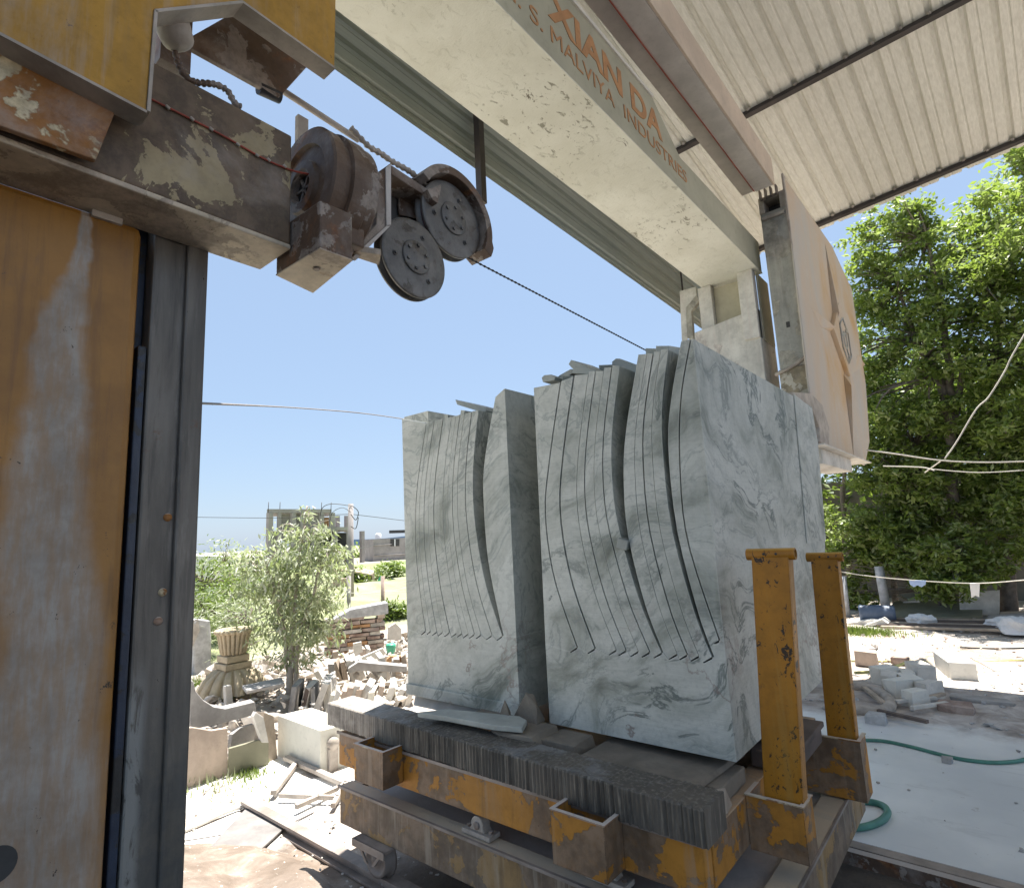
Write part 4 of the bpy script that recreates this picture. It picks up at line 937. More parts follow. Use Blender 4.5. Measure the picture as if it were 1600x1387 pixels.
# ============================================================ NEAR GROUND THINGS (left)
def rail_track(y, x0, x1, label):
    o = thing('rail', ((x0+x1)/2, y, -.04), label, 'rail', 'rails the cart runs on')
    m = MB(); m.box(x0, x1, y-.05, y+.05, -.065, -.052); m.box(x0, x1, y-.012, y+.012, -.052, -.02); m.box(x0, x1, y-.035, y+.035, -.02, -.001)
    m.build('rail_body', MT['rail'], o, bevel=.002)
rail_track(1.985, -4.12, 1.5, 'front dusty steel rail ending on the white powder at left')
rail_track(3.585, -2.9, 3.5, 'rear dark steel rail along the edge of the white floor')
m = MB(); m.box(-2.9, 3.5, 3.50, 3.545, -.09, -.005); tag(m.build('channel', MT['cast'], loc=(0,3.5,-.05)), 'dark muddy steel channel beside the rear rail', 'channel')
trs = thing('steel_trestle', (-4, 2.4, -.05), 'dust covered angle iron frame lying by the rail end', 'frame')
for (a, b, w_) in (((462,1196),(427,1242),.04),((446,1186),(541,1228),.045),((436,1246),(530,1250),.02),((538,1230),(462,1264),.03),((541,1226),(520,1262),.03)):
    A, B = onZ(*a, -.02), onZ(*b, -.02); d = (B-A).normalized(); s_ = Vector((-d.y, d.x, 0))*w_/2
    m = MB(); m.hexa([A-s_, B-s_, B+s_, A+s_] + [p + Vector((0,0,.03)) for p in (A-s_, B-s_, B+s_, A+s_)]); m.build('bar', MT['dust_metal'], trs, bevel=.003)
def gcurve(pxs, r, name, mat, label, cat, z=None, seg=40, grp=None):
    pts = spline([onZ(x, y, (G if z is None else z)) + Vector((0,0,r*.9)) for x, y in pxs], seg)
    m = MB(); m.tube(pts, r, 8); return tag(m.build(name, MT[mat], loc=pts[0]), label, cat, grp)
gcurve([(300,1392),(352,1372),(380,1340),(410,1305),(452,1288),(490,1270)], .006, 'cable', 'cable', 'grey cable curving over the flat grey slab', 'cable')
gcurve([(220,1325),(256,1319),(350,1304),(400,1290)], .004, 'cable', 'cable', 'thin straight dark cable left of the flat grey slab', 'cable')
gcurve([(230,1320),(257,1311),(302,1295),(352,1272),(405,1254)], .014, 'hose', 'white_slab', 'pale powder coated hose running to the rail end', 'hose')
gcurve([(520,1262),(560,1250),(600,1262)], .005, 'cable', 'black_cable', 'short black cable behind the cart wheel', 'cable')
m = MB(); a = [onZ(*q, G+.01) for q in [(387,1262),(340,1312),(325,1332),(336,1352),(358,1374),(374,1360),(420,1318),(452,1288)]]; m.prism(a, (0,0,.012)); tag(m.build('flat_slab', plain('dusty_flat_slab', (.20,.185,.175), .85, .3, 5), bevel=.003, loc=a[0]), 'flat grey slab lying on the ground under a cable', 'slab')
mv = []; rr = random.Random(9)
from mathutils import noise as nzz
for j in range(34):
    for i in range(44):
        x = -4.1 + i*.045; y = .7 + j*.038; e = max(0, 1 - ((x+3.15)/.95)**2 - ((y-1.25)/.62)**2)
        mv.append((x, y, G - .02 + .17*e**.7*(.8+.5*nzz.noise((x*2.2, y*2.2, 1))) + .012*nzz.noise((x*11, y*11, 2)) + .006*nzz.noise((x*30, y*30, 2))))
m = MB(); m.add(mv, [(j*44+i, j*44+i+1, (j+1)*44+i+1, (j+1)*44+i) for j in range(33) for i in range(43)], True)
def m_slurry():
    t = T('drying_brown_slurry'); c = t.ramp(t.noise(4, 8, .68, .6), [(.3,(.11,.08,.055)), (.5,(.19,.145,.11)), (.64,(.29,.245,.20)), (.72,(.45,.41,.36))])
    c = t.mix(t.step(t.noise(26, 5, .7), .64, .67), c, (.62,.58,.52)); t.bump(t.noise(14, 8, .72), .7, .012); return t.done(c, .5)
tag(m.build('slurry_mound', m_slurry(), fixn=False), 'low mound of drying brown stone slurry in front of the front rail', 'mound', kind='stuff')
# cream block
B_, A_, C_ = onZ(500,1212,G), onZ(433,1181,G), onZ(556,1195,G); D_ = A_ + (C_-B_)
hgt = 1.65 + ray(500,1141).z / math.hypot(*ray(500,1141)[:2]) * math.hypot(B_.x, B_.y) 
m = MB(); m.prism([A_, B_, C_, D_], (0,0,hgt-G)); tag(m.build('cream_block', MT['cream'], bevel=.006, loc=B_), 'clean cream cut stone cube standing behind the cart end', 'block')
p = onZ(516,1205,G); b_ = thing('pedestal', p, 'small dusty bearing pedestal between cream cube and cart', 'pedestal')
m = MB(); m.box(p.x-.05, p.x+.05, p.y-.04, p.y+.04, G, .13); m.build('base', MT['dust_metal'], b_, bevel=.006); m = MB(); m.lathe((p.x-.06,p.y,.16), (1,0,0), [(0,0),(.045,0),(.045,.12),(0,.12)], 14); m.build('bearing_cap', MT['dust_metal'], b_)
def vplane(bl, br, z=G):
    a, b = onZ(*bl, z), onZ(*br, z); d = (b-a); n = Vector((-d.y, d.x, 0)).normalized(); 
    if n.dot(a) < 0: n = -n
    def f(x, y, off=0):
        r = ray(x, y); t = (a + n*off - EYE).dot(n) / r.dot(n); return EYE + r*t
    return f, n
def standing(pts, bl, br, th, name, mat, label, cat, grp=None, bev=.004):
    f, n = vplane(bl, br); a = [f(*q) for q in pts]; c = f(*bl); m = MB(); m.prism(a, n*th)
    return tag(m.build(name, MT[mat], bevel=bev, loc=c), label, cat, grp)
standing([(280,1140),(300,1136),(330,1141),(356,1137),(356,1213),(280,1238)], (285,1234), (356,1212), .04, 'sandstone_sheet', 'pink_slab', 'tan sandstone panel leaning at left, beside the steel column', 'panel')
standing([(361,1162),(363,1147),(376,1136),(398,1130),(406,1156),(385,1160),(362,1168)], (361,1200), (406,1180), .04, 'sandstone_sheet', 'grey_slab', 'grey panel with clipped corner behind the sandstone panel', 'panel')
standing([(358,1169),(404,1156),(420,1160),(420,1196),(358,1214)], (358,1214), (420,1196), .03, 'sandstone_sheet', 'ply', 'greenish low panel right of the tan sandstone panel', 'panel')
standing([(396,1120),(400,1112),(412,1120),(420,1160),(410,1160)], (396,1205), (425,1195), .05, 'sandstone_sheet', 'white_slab', 'pale upright stone strip left of the cream cube', 'panel')
standing([(412,1112),(428,1118),(434,1185),(420,1195),(408,1160)], (405,1200), (434,1186), .08, 'sandstone_sheet', 'wood', 'rough layered upright slab touching the cream cube', 'panel')
standing([(296,1062),(302,1064),(306,1080),(318,1094),(334,1104),(352,1107),(398,1096),(401,1116),(345,1130),(297,1140)], (290,1215), (400,1185), .12, 'curved_stone', 'grey_slab', 'big grey curved stone offcut resting on the panels', 'stone')
# ------------------------------------------------------------ foliage helpers
def leaf_mesh(m, c, L, W, rr, droop=.3, flat=0):
    d = Vector((rr.gauss(0,1), rr.gauss(0,1), rr.gauss(0,.6) - droop)).normalized()
    s_ = d.cross(Vector((rr.gauss(0,.5), rr.gauss(0,.5), 1))).normalized(); n = d.cross(s_)
    a = c; b = c + d*L*.5 + s_*W*.5 + n*W*.12; e = c + d*L; f = c + d*L*.5 - s_*W*.5 + n*W*.12
    i = len(m.v); m.v += [tuple(a), tuple(b), tuple(e), tuple(f)]; m.f += [(i, i+1, i+2), (i, i+2, i+3)]; m.sm += [False, False]
def tree(name, base, label, cat, blobs, nleaf, L, W, leaf, bark, trunk, seed, droop=.3, group=None, clumps=26, csig=.18, stems=None, vine=0):
    rr = random.Random(seed); base = Vector(base); o = thing(name, base, label, cat, group)
    tm = MB(); tops = []
    for st in (stems or [trunk]):
        pts = [Vector(q) for q in st[0]]; n = len(pts)*5; sp = spline(pts, n); r0, r1 = st[1]
        tm.tube([q + Vector((rr.gauss(0,.012), rr.gauss(0,.012), 0)) for q in sp], [r0 + (r1-r0)*k/n for k in range(n+1)], 9); tops.append(sp)
    m = MB(); tot = sum(b[1]**2 for b in blobs)
    for (c, r) in blobs:
        c = Vector(c); nl = int(nleaf * r*r / tot); cl = []
        src = min((p for sp in tops for p in sp[len(sp)//3:]), key=lambda p: (p-c).length)
        for k in range(clumps):
            dv = Vector((rr.gauss(0,1), rr.gauss(0,1), rr.gauss(0,1))).normalized() * r * (rr.random()**.45)
            dv.z *= .8; q = c + dv; cl.append(q)
            if k % 3 == 0:
                mid = src.lerp(q, .5) + Vector((rr.gauss(0,.1), rr.gauss(0,.1), rr.gauss(.1,.1)))*r
                sp = spline([src, mid, q], 6); tm.tube(sp, [max(.004, .028*r*(1-k2/7)) for k2 in range(7)], 5, caps=False)
        for k in range(nl):
            q = cl[rr.randrange(len(cl))]; s_ = csig*r
            p = q + Vector((rr.gauss(0,s_), rr.gauss(0,s_), rr.gauss(0,s_*.55)))
            leaf_mesh(m, p, L*rr.uniform(.6,1.25), W*rr.uniform(.6,1.2), rr, droop)
    tm.build('trunk', MT[bark], o); m.build('crown', MT[leaf], o, fixn=False); return o
# young dusty tree
tb = onZ(452,1098,G); f, n_ = vplane((430,1098),(480,1098))
fz = lambda x, y, o=0: f(x, y, o)
tree('young_tree', tb, 'young drooping tree coated with stone dust, in front of unfinished building', 'tree',
     [(fz(450,960), .42), (fz(480,900,.1), .48), (fz(430,890,-.1), .46), (fz(470,840), .36), (fz(497,832), .22), (fz(510,880), .34), (fz(415,925), .36), (fz(500,940), .36), (fz(475,980), .40), (fz(430,985,.2), .32), (fz(400,880), .28), (fz(478,802), .13), (fz(505,985), .28), (fz(460,1020), .26), (fz(392,870), .2), (fz(520,860), .2), (fz(462,930,.3), .5)],
     5600, .105, .027, 'leaf_dusty', 'bark_dusty', None, 4, droop=1.0, clumps=22, csig=.2,
     stems=[([tb + Vector((0,0,-.05)), fz(455,1040), fz(458,985), fz(466,900), fz(478,790)], (.045,.008)), ([tb + Vector((.1,.03,-.05)), fz(463,1030), fz(480,960), fz(505,880), fz(525,850)], (.03,.006)), ([tb + Vector((-.05,.03,-.05)), fz(447,1030), fz(440,960), fz(420,890), fz(400,860)], (.028,.006))])
def bush(px, py, dist, r, label, leaf, seed, n=1500, L=.09, W=.035, hz=None, grp=None, cat='bush', tall=1.0):
    c = far(px, py, dist); base = Vector((c.x, c.y, G)); rr = random.Random(seed)
    bl = [(Vector((c.x + rr.uniform(-1,1)*r*.8, c.y + rr.uniform(-1,1)*r*.5, max(r*.3, c.z + rr.uniform(-.6,.4)*r*tall))), r*rr.uniform(.45,.7)) for _ in range(6)] + [(c, r*.7)]
    return tree('bush', base, label, cat, bl, n, L, W, leaf, 'bark', ([base, c], (.03*r+.01,.01)), seed, droop=.1, clumps=14, csig=.3, group=grp)
bush(320,915,13, 1.1, 'leafy green bush next to the column in front of white wall', 'leaf_bush', 11, 3200)
bush(365,930,12, .8, 'lower arching bush between the column and the dusty tree', 'leaf_bush', 12, 2400)
bush(325,960,10.5, .7, 'shaggy bush just behind the draped stone pillar', 'leaf_bush', 13, 2600, L=.10, W=.02)
bush(385,975,9.5, .65, 'yellowish straggly bush behind the carved urn', 'leaf_dusty', 14, 2200, L=.10, W=.018)
bush(617,958,13, .35, 'bright green bush right of the stone wall', 'leaf_bush', 20, 1500, L=.10, W=.05)
bush(560,905,24, .7, 'green bush under the tan shed roof', 'leaf_bush', 21, 900, L=.16, W=.07)
bush(612,893,30, .8, 'round green shrub before the grey concrete building', 'leaf_bush', 22, 1200, L=.2, W=.1)
bush(575,925,26, 1.0, 'low hedge at the edge of the green field', 'leaf_bush', 23, 900, L=.16, W=.08)
bush(350,878,19, .9, 'thin pale bush in front of the white wall', 'leaf_dusty', 24, 900, L=.14, W=.05)
# urn, dome, pillar
def fluted(name, c, prof, flutes, amp, mat, par, seg=160):
    m = MB(); vs = []; c = Vector(c)
    for r, h in prof:
        for k in range(seg):
            a = 2*pi*k/seg; q = r*(1 - 1.8*amp*(0.5 + 0.5*cos(a*flutes))**6); vs.append(c + Vector((q*cos(a), q*sin(a), h)))
    n = len(prof); m.add(vs, [(i*seg+k, i*seg+(k+1) % seg, (i+1)*seg+(k+1) % seg, (i+1)*seg+k) for i in range(n-1) for k in range(seg)], True)
    return m.build(name, MT[mat], par)
uc = far(363,1075,7.6); uc.z = G; urn = thing('stone_urn', uc, 'carved fluted stone urn on square plinth over a ribbed dome', 'urn')
zz = lambda py: far(363, py, 7.6).z
px_ = 7.6/ 895 * 1.15
fluted('ribbed_dome', uc, [(.37, zz(1078)-G), (.36, zz(1070)-G), (.30, zz(1056)-G), (.22, zz(1046)-G), (.16, zz(1043)-G)], 16, .10, 'urn', urn)
m = MB(); z0 = zz(1043); z1 = zz(1022); m.box(uc.x-.15,uc.x+.15,uc.y-.15,uc.y+.15,z0,z0+(z1-z0)*.45); m.box(uc.x-.13,uc.x+.13,uc.y-.13,uc.y+.13,z0+(z1-z0)*.5,z1); m.build('plinth', MT['urn'], urn, bevel=.01)
z2 = zz(985)-G; z1 -= G
fluted('urn_body', uc, [(.11,z1),(.14,z1+.02),(.155,z1+(z2-z1)*.4),(.175,z1+(z2-z1)*.8),(.185,z2-.02)], 20, .12, 'urn', urn)
fluted('urn_rim', uc, [(.18,z2-.03),(.205,z2-.02),(.215,z2),(.20,z2+.02),(.16,z2+.02),(.14,z2-.1)], 20, .06, 'urn', urn)
standing([(302,972),(308,966),(329,969),(331,1000),(330,1056),(304,1062)], (304,1062), (331,1056), .25, 'stone_pillar', 'greyrock', 'rough grey stone pillar with sack draped on top, left of urn', 'pillar', bev=.02)
f3, n3 = vplane((300,1062),(331,1056)); m = MB(); m.hull([f3(*q, o) for q, o in [((296,972),-.03),((309,966),-.03),((312,985),-.05),((300,1012),-.04),((297,1005),.02),((309,966),.2),((297,972),.2)]]); tag(m.build('draped_sack', MT['rock'], loc=f3(300,990)), 'dusty sack hanging on the left of the stone pillar', 'sack')
# stone wall of separate stones
wl = thing('stone_wall', onZ(560,1036,G), 'rough stacked red-brown stone wall in front of the green field', 'wall')
f4, n4 = vplane((515,1032),(604,1022)); rr = random.Random(5)
a, b = f4(516,1034), f4(603,1024); Lw = (b-a).length; d4 = (b-a).normalized(); d4.z = 0; d4.normalize(); top_ = f4(560,962).z; nc_ = 10
for r_i in range(nc_):
    z0 = G + (top_-G)*r_i/nc_; z1 = G + (top_-G)*(r_i+1)/nc_ - .012; s_ = rr.uniform(-.1,0)
    while s_ < Lw:
        wd = rr.uniform(.13,.38); e = min(Lw + rr.uniform(-.03,.03), s_+wd)
        if e - s_ > .05 and not (r_i == nc_-1 and rr.random() < .2):
            A = a + d4*s_ ; A.z = 0; pr = rr.uniform(-.03,.03); m = MB(); q = []
            for zq in (z0, z1):
                for (u_, v_) in ((0,0),(e-s_-.012,0),(e-s_-.012,.22),(0,.22)):
                    P_ = A + d4*(u_ + rr.uniform(-.006,.006)) + n4*(v_ + pr + rr.uniform(-.008,.008)); P_.z = zq + rr.uniform(-.006,.006); q.append(P_)
            m.hexa(q); m.build('stone', MT[rr.choice(['redstone','redstone','redstone','rock','brick_o','pink_slab'])], wl)
        s_ = e + .0
m = MB(); m.prism([f4(*q, -.02) for q in [(520,968),(548,952),(606,941),(607,958),(600,960),(548,966)]], n4*.3); m.build('coping', MT['greyrock'], wl, bevel=.01)
# stack heaps: rows of leaning slabs
def lean_row(p0, p1, n, h, wd, th, mats, tilt, label, grp, seed, z=G, name='leaning_slab'):
    rr = random.Random(seed); A, B = onZ(*p0, z), onZ(*p1, z); d = (B-A).normalized(); ang = math.atan2(d.y, d.x)
    for k in range(n):
        c = A.lerp(B, (k+.5)/n); hh_ = h*rr.uniform(.75,1.15); w_ = wd*rr.uniform(.7,1.2); tt = th*rr.uniform(.7,1.3)
        ms = MB(); pts = [(-tt/2,-w_/2,0),(tt/2,-w_/2,0),(tt/2,w_/2,0),(-tt/2,w_/2,0),(-tt/2,-w_/2*rr.uniform(.7,1),hh_*rr.uniform(.9,1)),(tt/2,-w_/2*rr.uniform(.7,1),hh_*rr.uniform(.9,1)),(tt/2,w_/2,hh_),(-tt/2,w_/2,hh_)]
        ms.hexa(pts); o = ms.build(name, MT[rr.choice(mats)]); o.location = c + Vector((rr.gauss(0,.02), rr.gauss(0,.02), 0)); o.rotation_euler = (rr.gauss(0,.06), tilt + rr.gauss(0,.12), ang + rr.gauss(0,.12)); tag(o, label, 'slab', grp)
sm_ = ['pink_slab','grey_slab','white_slab','wood','white_slab']
lean_row((505,1112),(640,1098), 15, .26, .22, .055, ['white_slab','cream','white_slab','pink_slab'], .35, 'pale cut slabs leaning in a row behind the cart end', 'pale slabs leaning in the front row', 31)
lean_row((505,1072),(640,1058), 13, .30, .24, .07, sm_, -.2, 'pinkish upright slabs in the row behind the pale ones', 'pinkish slabs in the second row', 32)
lean_row((455,1110),(525,1104), 12, .30, .3, .05, ['grey_slab','grey_slab','darkwood','white_slab'], .15, 'grey slabs packed upright at the foot of the dusty tree', 'grey slabs at the foot of the dusty tree', 33)
lean_row((520,1045),(575,1040), 7, .25, .3, .06, sm_, .1, 'tan slabs standing at the foot of the stone wall', 'tan slabs at the foot of the stone wall', 34)
standing([(543,1045),(560,1034),(635,1041),(636,1050),(560,1048),(545,1052)], (543,1078), (636,1070), .15, 'long_stone', 'grey_slab', 'long grey stone length lying across the upright slabs', 'stone')
standing([(556,1030),(598,1012),(604,1021),(566,1040)], (556,1060), (604,1055), .05, 'tilted_slab', 'white', 'bright white slab tilted against the stone wall', 'slab')
standing([(552,1005),(565,1002),(567,1018),(553,1024)], (552,1050), (567,1048), .04, 'small_slab', 'white_slab', 'small upright whitish slab against the stone wall', 'slab')
standing([(604,1030),(610,1025),(626,1025),(628,1035),(604,1036)], (604,1060), (628,1058), .1, 'rounded_stone', 'brick_o', 'orange rounded stone beside the white tilted slab', 'stone')
standing([(607,980),(618,973),(627,982),(628,1000),(606,1000)], (606,1035), (628,1032), .04, 'cut_slab', 'white_slab', 'cream slab with a brown mark standing right of the wall', 'slab')
f6, n6 = vplane((606,1034),(628,1031)); m = MB(); m.prism([f6(*q) for q in [(611,987),(613,986),(616,991),(620,991),(620,993),(615,993),(615,998),(613,997)]], (0,0,.001)); 
p = onZ(611,1032,G); m = MB(); m.lathe((p.x,p.y,.05), (0,0,1), [(0,0),(.06,0),(.075,.12),(.06,.14),(0,.14)], 16); tag(m.build('green_bucket', MT['green_plastic'], loc=p), 'small green plastic bucket among the stones', 'bucket')
m = MB(); a = [onZ(*q, .25) for q in [(378,1075),(440,1062),(445,1072),(385,1084)]]; m.prism(a, (0,0,.03)); tag(m.build('dark_slab', MT['grey_slab'], bevel=.005, loc=a[0]), 'dark flat slab lying left of the dusty tree trunk', 'slab')
standing([(352,1072),(362,1070),(365,1102),(354,1104)], (354,1125), (365,1122), .06, 'short_post', 'white_slab', 'short pale stone post in front of the ribbed dome', 'post')
# rubble scatter
def rubble(name, region, n, s0, s1, mat, seed, z=G, zl=0):
    rr = random.Random(seed); m = MB()
    for _ in range(n):
        x, y = region(rr); s_ = rr.uniform(s0, s1)*(rr.random()**1.5 + .35); c = Vector((x, y, z + s_*.25 + zl*rr.random()))
        e = [rr.uniform(.5,1)*s_, rr.uniform(.4,1)*s_, rr.uniform(.25,.6)*s_]; an = rr.random()*6.28
        if s_ < .05:
            ps = []
            for q in ((-1,-1,-1),(1,-1,-1),(1,1,-1),(-1,1,-1),(-1,-1,1),(1,-1,1),(1,1,1),(-1,1,1)):
                v = Vector([q[i]*e[i]/2*rr.uniform(.3,1.2) for i in range(3)]); ps.append(c + Vector((v.x*cos(an)-v.y*sin(an), v.x*sin(an)+v.y*cos(an), v.z)))
            m.hexa(ps)
        else:
            tl = Matrix.Rotation(rr.gauss(0,.35), 3, 'X') @ Matrix.Rotation(an, 3, 'Z')
            m.hull([c + tl @ Vector([rr.uniform(-1,1)*e[i]/2*1.25 for i in range(3)]) for _ in range(9)])
    return tag(m.build(name, MT[mat]), kind='stuff')
def wedge_region(x0, x1, y0, y1):
    return lambda r: (r.uniform(x0, x1), r.uniform(y0, y1))
tag(rubble('rubble', wedge_region(-8.5,-5,2.2,6.5), 900, .05, .22, 'rock', 41, zl=.12), 'broken stone rubble around the leaning slabs at left', 'rubble')
tag(rubble('pale_rubble', wedge_region(-8.5,-5,2.2,6.5), 500, .04, .16, 'white_slab', 42, zl=.12), 'pale stone chips around the leaning slabs at left', 'rubble')
tag(rubble('gravel', wedge_region(-5,-2.4,1.0,2.9), 500, .008, .03, 'white_slab', 43, z=G), 'fine stone chips on the ground by the rail', 'gravel')
tag(rubble('yard_chips', wedge_region(-4,4,6.6,12), 1500, .012, .06, 'white_slab', 44), 'small stone chips scattered over the sunlit yard', 'gravel')
tag(rubble('brown_chips', wedge_region(-4,4,6.0,12.5), 420, .012, .07, 'redstone', 45), 'small brown chips scattered over the yard', 'gravel')
tag(rubble('floor_chips', wedge_region(-1.5,1.5,3.9,6.2), 34, .008, .028, 'grey_slab', 46, z=.0), 'few dark stone chips on the white powder floor', 'gravel')
tag(rubble('shade_rubble', wedge_region(-2.2,3,5.9,7.4), 420, .02, .10, 'greyrock', 47, z=-.01), 'grey broken rubble along the back of the white floor', 'rubble')

# ============================================================ FAR LEFT
def bld(cx_, base_z, corners): pass
# white wall
a, b = far(250,930,21), far(415,925,24); t1 = far(250,866,21).z; t2 = far(415,872,24).z
m = MB(); m.hexa([(a.x,a.y,-.3),(b.x,b.y,-.3),(b.x-.1,b.y+.2,-.3),(a.x-.1,a.y+.2,-.3),(a.x,a.y,t1),(b.x,b.y,t2),(b.x-.1,b.y+.2,t2),(a.x-.1,a.y+.2,t1)])
tag(m.build('boundary_wall', MT['plaster'], loc=(a.x,a.y,-.3)), 'long plain white wall behind the bushes at far left', 'wall')
def frame_bld():
    D = 58; o = thing('unfinished_building', far(480,870,D) * Vector((1,1,0)) if 0 else (far(480,870,D).x, far(480,870,D).y, -.3), 'unfinished grey concrete frame building rising behind the dusty tree', 'building')
    z_ = lambda py, px=480: far(px, py, D).z
    def slabp(x0, x1, y, th, dd=7, mat='conc'):
        a, b = far(x0, y, D), far(x1, y, D); n = Vector((a.y-b.y, b.x-a.x, 0)).normalized(); n = n if n.dot(a) > 0 else -n
        m = MB(); m.hexa([a, b, b+n*dd, a+n*dd] + [p + Vector((0,0,th)) for p in (a, b, b+n*dd, a+n*dd)]); return m.build('floor_slab', MT[mat], o), n
    (s1, n) = slabp(417, 518, 801, .35); slabp(420, 516, 868, .3)
    slabp(486, 546, 828, .3); slabp(498, 546, 858, .3); slabp(498,546,890,.3)
    for x, y0, y1, w_ in ((418,801,900,.45),(434,801,880,.3),(455,801,880,.4),(470,801,880,.3),(500,801,830,.35),(516,801,830,.4),(488,828,900,.4),(543,828,900,.4),(522,828,900,.3)):
        p, q = far(x, y0, D+.02), far(x, y1, D+.02); m = MB(); m.box(p.x-w_/2, p.x+w_/2, p.y, p.y+w_, q.z, p.z); m.build('column', MT['conc'], o)
        m = MB(); m.box(p.x-w_/2-5, p.x+w_/2-5, p.y+5, p.y+5+w_, q.z, p.z); m.build('column', MT['conc'], o)
    for (x0, x1, y0, y1, mat, dd) in ((527,545,860,889,'redstone',.5),(500,514,808,827,'brick_o',.6),(434,500,803,845,'conc',.6),(420,436,830,880,'conc',.6),(500,520,858,895,'dark_fill',2),(455,500,806,868,'conc',3.5),(488,546,832,858,'dark_fill',4),(420,488,872,900,'conc',1)):  # near-black panels paint the shade of the open bays
        a, b = far(x0, y1, D+dd), far(x1, y1, D+dd); c, d = far(x1, y0, D+dd), far(x0, y0, D+dd); m = MB(); m.prism([a, b, c, d], n*.25); m.build('wall', MT[mat], o)
    for x in (419,437,502,517):
        p = far(x, 801, D); m = MB(); m.tube([p, p + Vector((.05,0,1.0))], .03, 4); m.build('rebar', MT['purlin'], o)
frame_bld()
def grey_bld():
    D = 66; c = far(600,870,D); o = thing('concrete_building', (c.x, c.y, -.3), 'plain grey concrete building with one small window, right of the utility pole', 'building')
    a, b, e = far(570,910,D+5), far(584,910,D), far(660,908,D+3); zt_ = far(584,842,D).z
    nn = (a-b); m = MB(); m.prism([Vector((p.x,p.y,-1.5)) for p in (a, b, e, e+nn)], (0,0,zt_+1.5)); m.build('wall', MT['conc'], o)
    f7 = lambda x, y, off=0: (lambda r, n: EYE + r * ((b - n*off - EYE).dot(n) / r.dot(n)))(ray(x, y), Vector((-(e-b).y, (e-b).x, 0)).normalized() * (1 if Vector((-(e-b).y, (e-b).x, 0)).dot(b) > 0 else -1))
    m = MB(); m.prism([f7(*q, .05) for q in [(610,842),(624,842),(624,853),(610,853)]], (-.03,.02,0)); wn = m.build('window', MT['dark_fill'], o)
    m = MB(); m.prism([f7(*q, .12) for q in [(616,842),(618,842),(618,853),(616,853)]], (-.03,.02,0)); m.build('frame', MT['plaster'], wn)
    for (q1, q2) in (((584,852),(612,850)),((584,868),(650,864)),((584,888),(650,886))):
        m = MB(); A, B = f7(*q1, .04), f7(*q2, .04); m.tube([A, B], .06, 4); m.build('ledge', MT['conc'], o)
    m = MB(); p1, p2 = far(608,833,D+4), far(640,832,D+4); m.prism([p1, p2, p2+Vector((0,0,.35)), p1+Vector((0,0,.35))], (-.6,.9,0)); m.build('tank_shelf', MT['dark_fill'], o)
    m = MB(); m.lathe(far(591,841,D+4), (0,0,1), [(.35,0),(.35,.5),(.2,.6),(0,.65)], 12); m.build('water_tank', MT['plaster'], o)
grey_bld()
# shed with tan roof
D = 25; c = far(555,915,D); sh = thing('shed', (c.x, c.y, -.3), 'small shed with tan sheet roof beside the utility pole', 'shed')
m = MB(); a, b, e, g = far(528,891,D), far(545,888,D+1), far(584,893,D+1), far(582,899,D-1); 
m.prism([far(526,892,D-1), far(545,887,D+.5), far(584,893,D+.5), far(583,900,D-1.0), far(546,894,D-1.4)], (0,0,.06)); m.build('roof', MT['tin'], sh)
for x in (530,547,582):
    p = far(x, 895, D-.8); m = MB(); m.box(p.x-.06,p.x+.06,p.y-.06,p.y+.06,-.5,p.z); m.build('post', MT['wood'], sh)
m = MB(); p, q = far(560,901,D+.6), far(578,903,D+.6); m.prism([p, q, Vector((q.x,q.y,-.3)), Vector((p.x,p.y,-.3))], (-.3,.3,0)); m.build('wall', MT['redstone'], sh)
m = MB(); p, q = far(520,905,D-5), far(547,903,D-5); m.prism([p, q, Vector((q.x,q.y,-.3)), Vector((p.x,p.y,-.3))], (-.3,.3,0)); tag(m.build('ruined_wall', MT['redstone'], loc=(p.x,p.y,-.3)), 'short red-brown masonry wall left of the utility pole', 'wall')
# utility pole and wires
D = 17.5; p = far(548,945,D); pole = thing('utility_pole', (p.x,p.y,G), 'grey concrete utility pole with tangled wires near the shed', 'pole')
pt_ = far(548,787,D); m = MB(); m.tube([(p.x,p.y,G-.2), (pt_.x,pt_.y,pt_.z)], [.10,.075], 10); m.build('shaft', MT['conc'], pole)
def wire(pts, r, label, grp=None, name='wire', mat='black_cable', seg=30):
    sp = spline(pts, seg); m = MB(); m.tube(sp, r, 5); return tag(m.build(name, MT[mat], loc=sp[0]), label, 'wire', grp)
for q, rr_ in (([(548,803),(556,812),(560,800),(553,792),(548,790)], .012), ([(548,790),(520,787),(505,792),(500,805)], .010), ([(548,822),(556,825),(560,808)], .012), ([(548,800),(535,793),(520,800),(515,815)], .008), ([(548,868),(542,866),(546,876)], .02)):
    m = MB(); m.tube(spline([far(x, y, D-.12) for x, y in q], 24), rr_, 5); m.build('wire_tangle', MT['black_cable'], pole)
wire([far(180,806,24), far(420,809,21), far(480,806,19), far(548,803,D)], .009, 'thin power line running left from the utility pole', 'power lines')
wire([far(548,803,D), far(590,808,19), far(640,814,21), far(720,822,24)], .009, 'thin power line running right from the utility pole', 'power lines')
wire([far(548,862,D), far(568,855,30), far(590,850,50)], .012, 'faint wire from the pole to the grey building', 'power lines')
wire([onX(170,627,-1.9), onX(313,630,-2.6), far(460,637,5.5), far(560,645,6.5), far(640,656,7.5), far(760,675,8.6)], .006, 'brown cable crossing the sky from the near column to the left block', mat='cable')
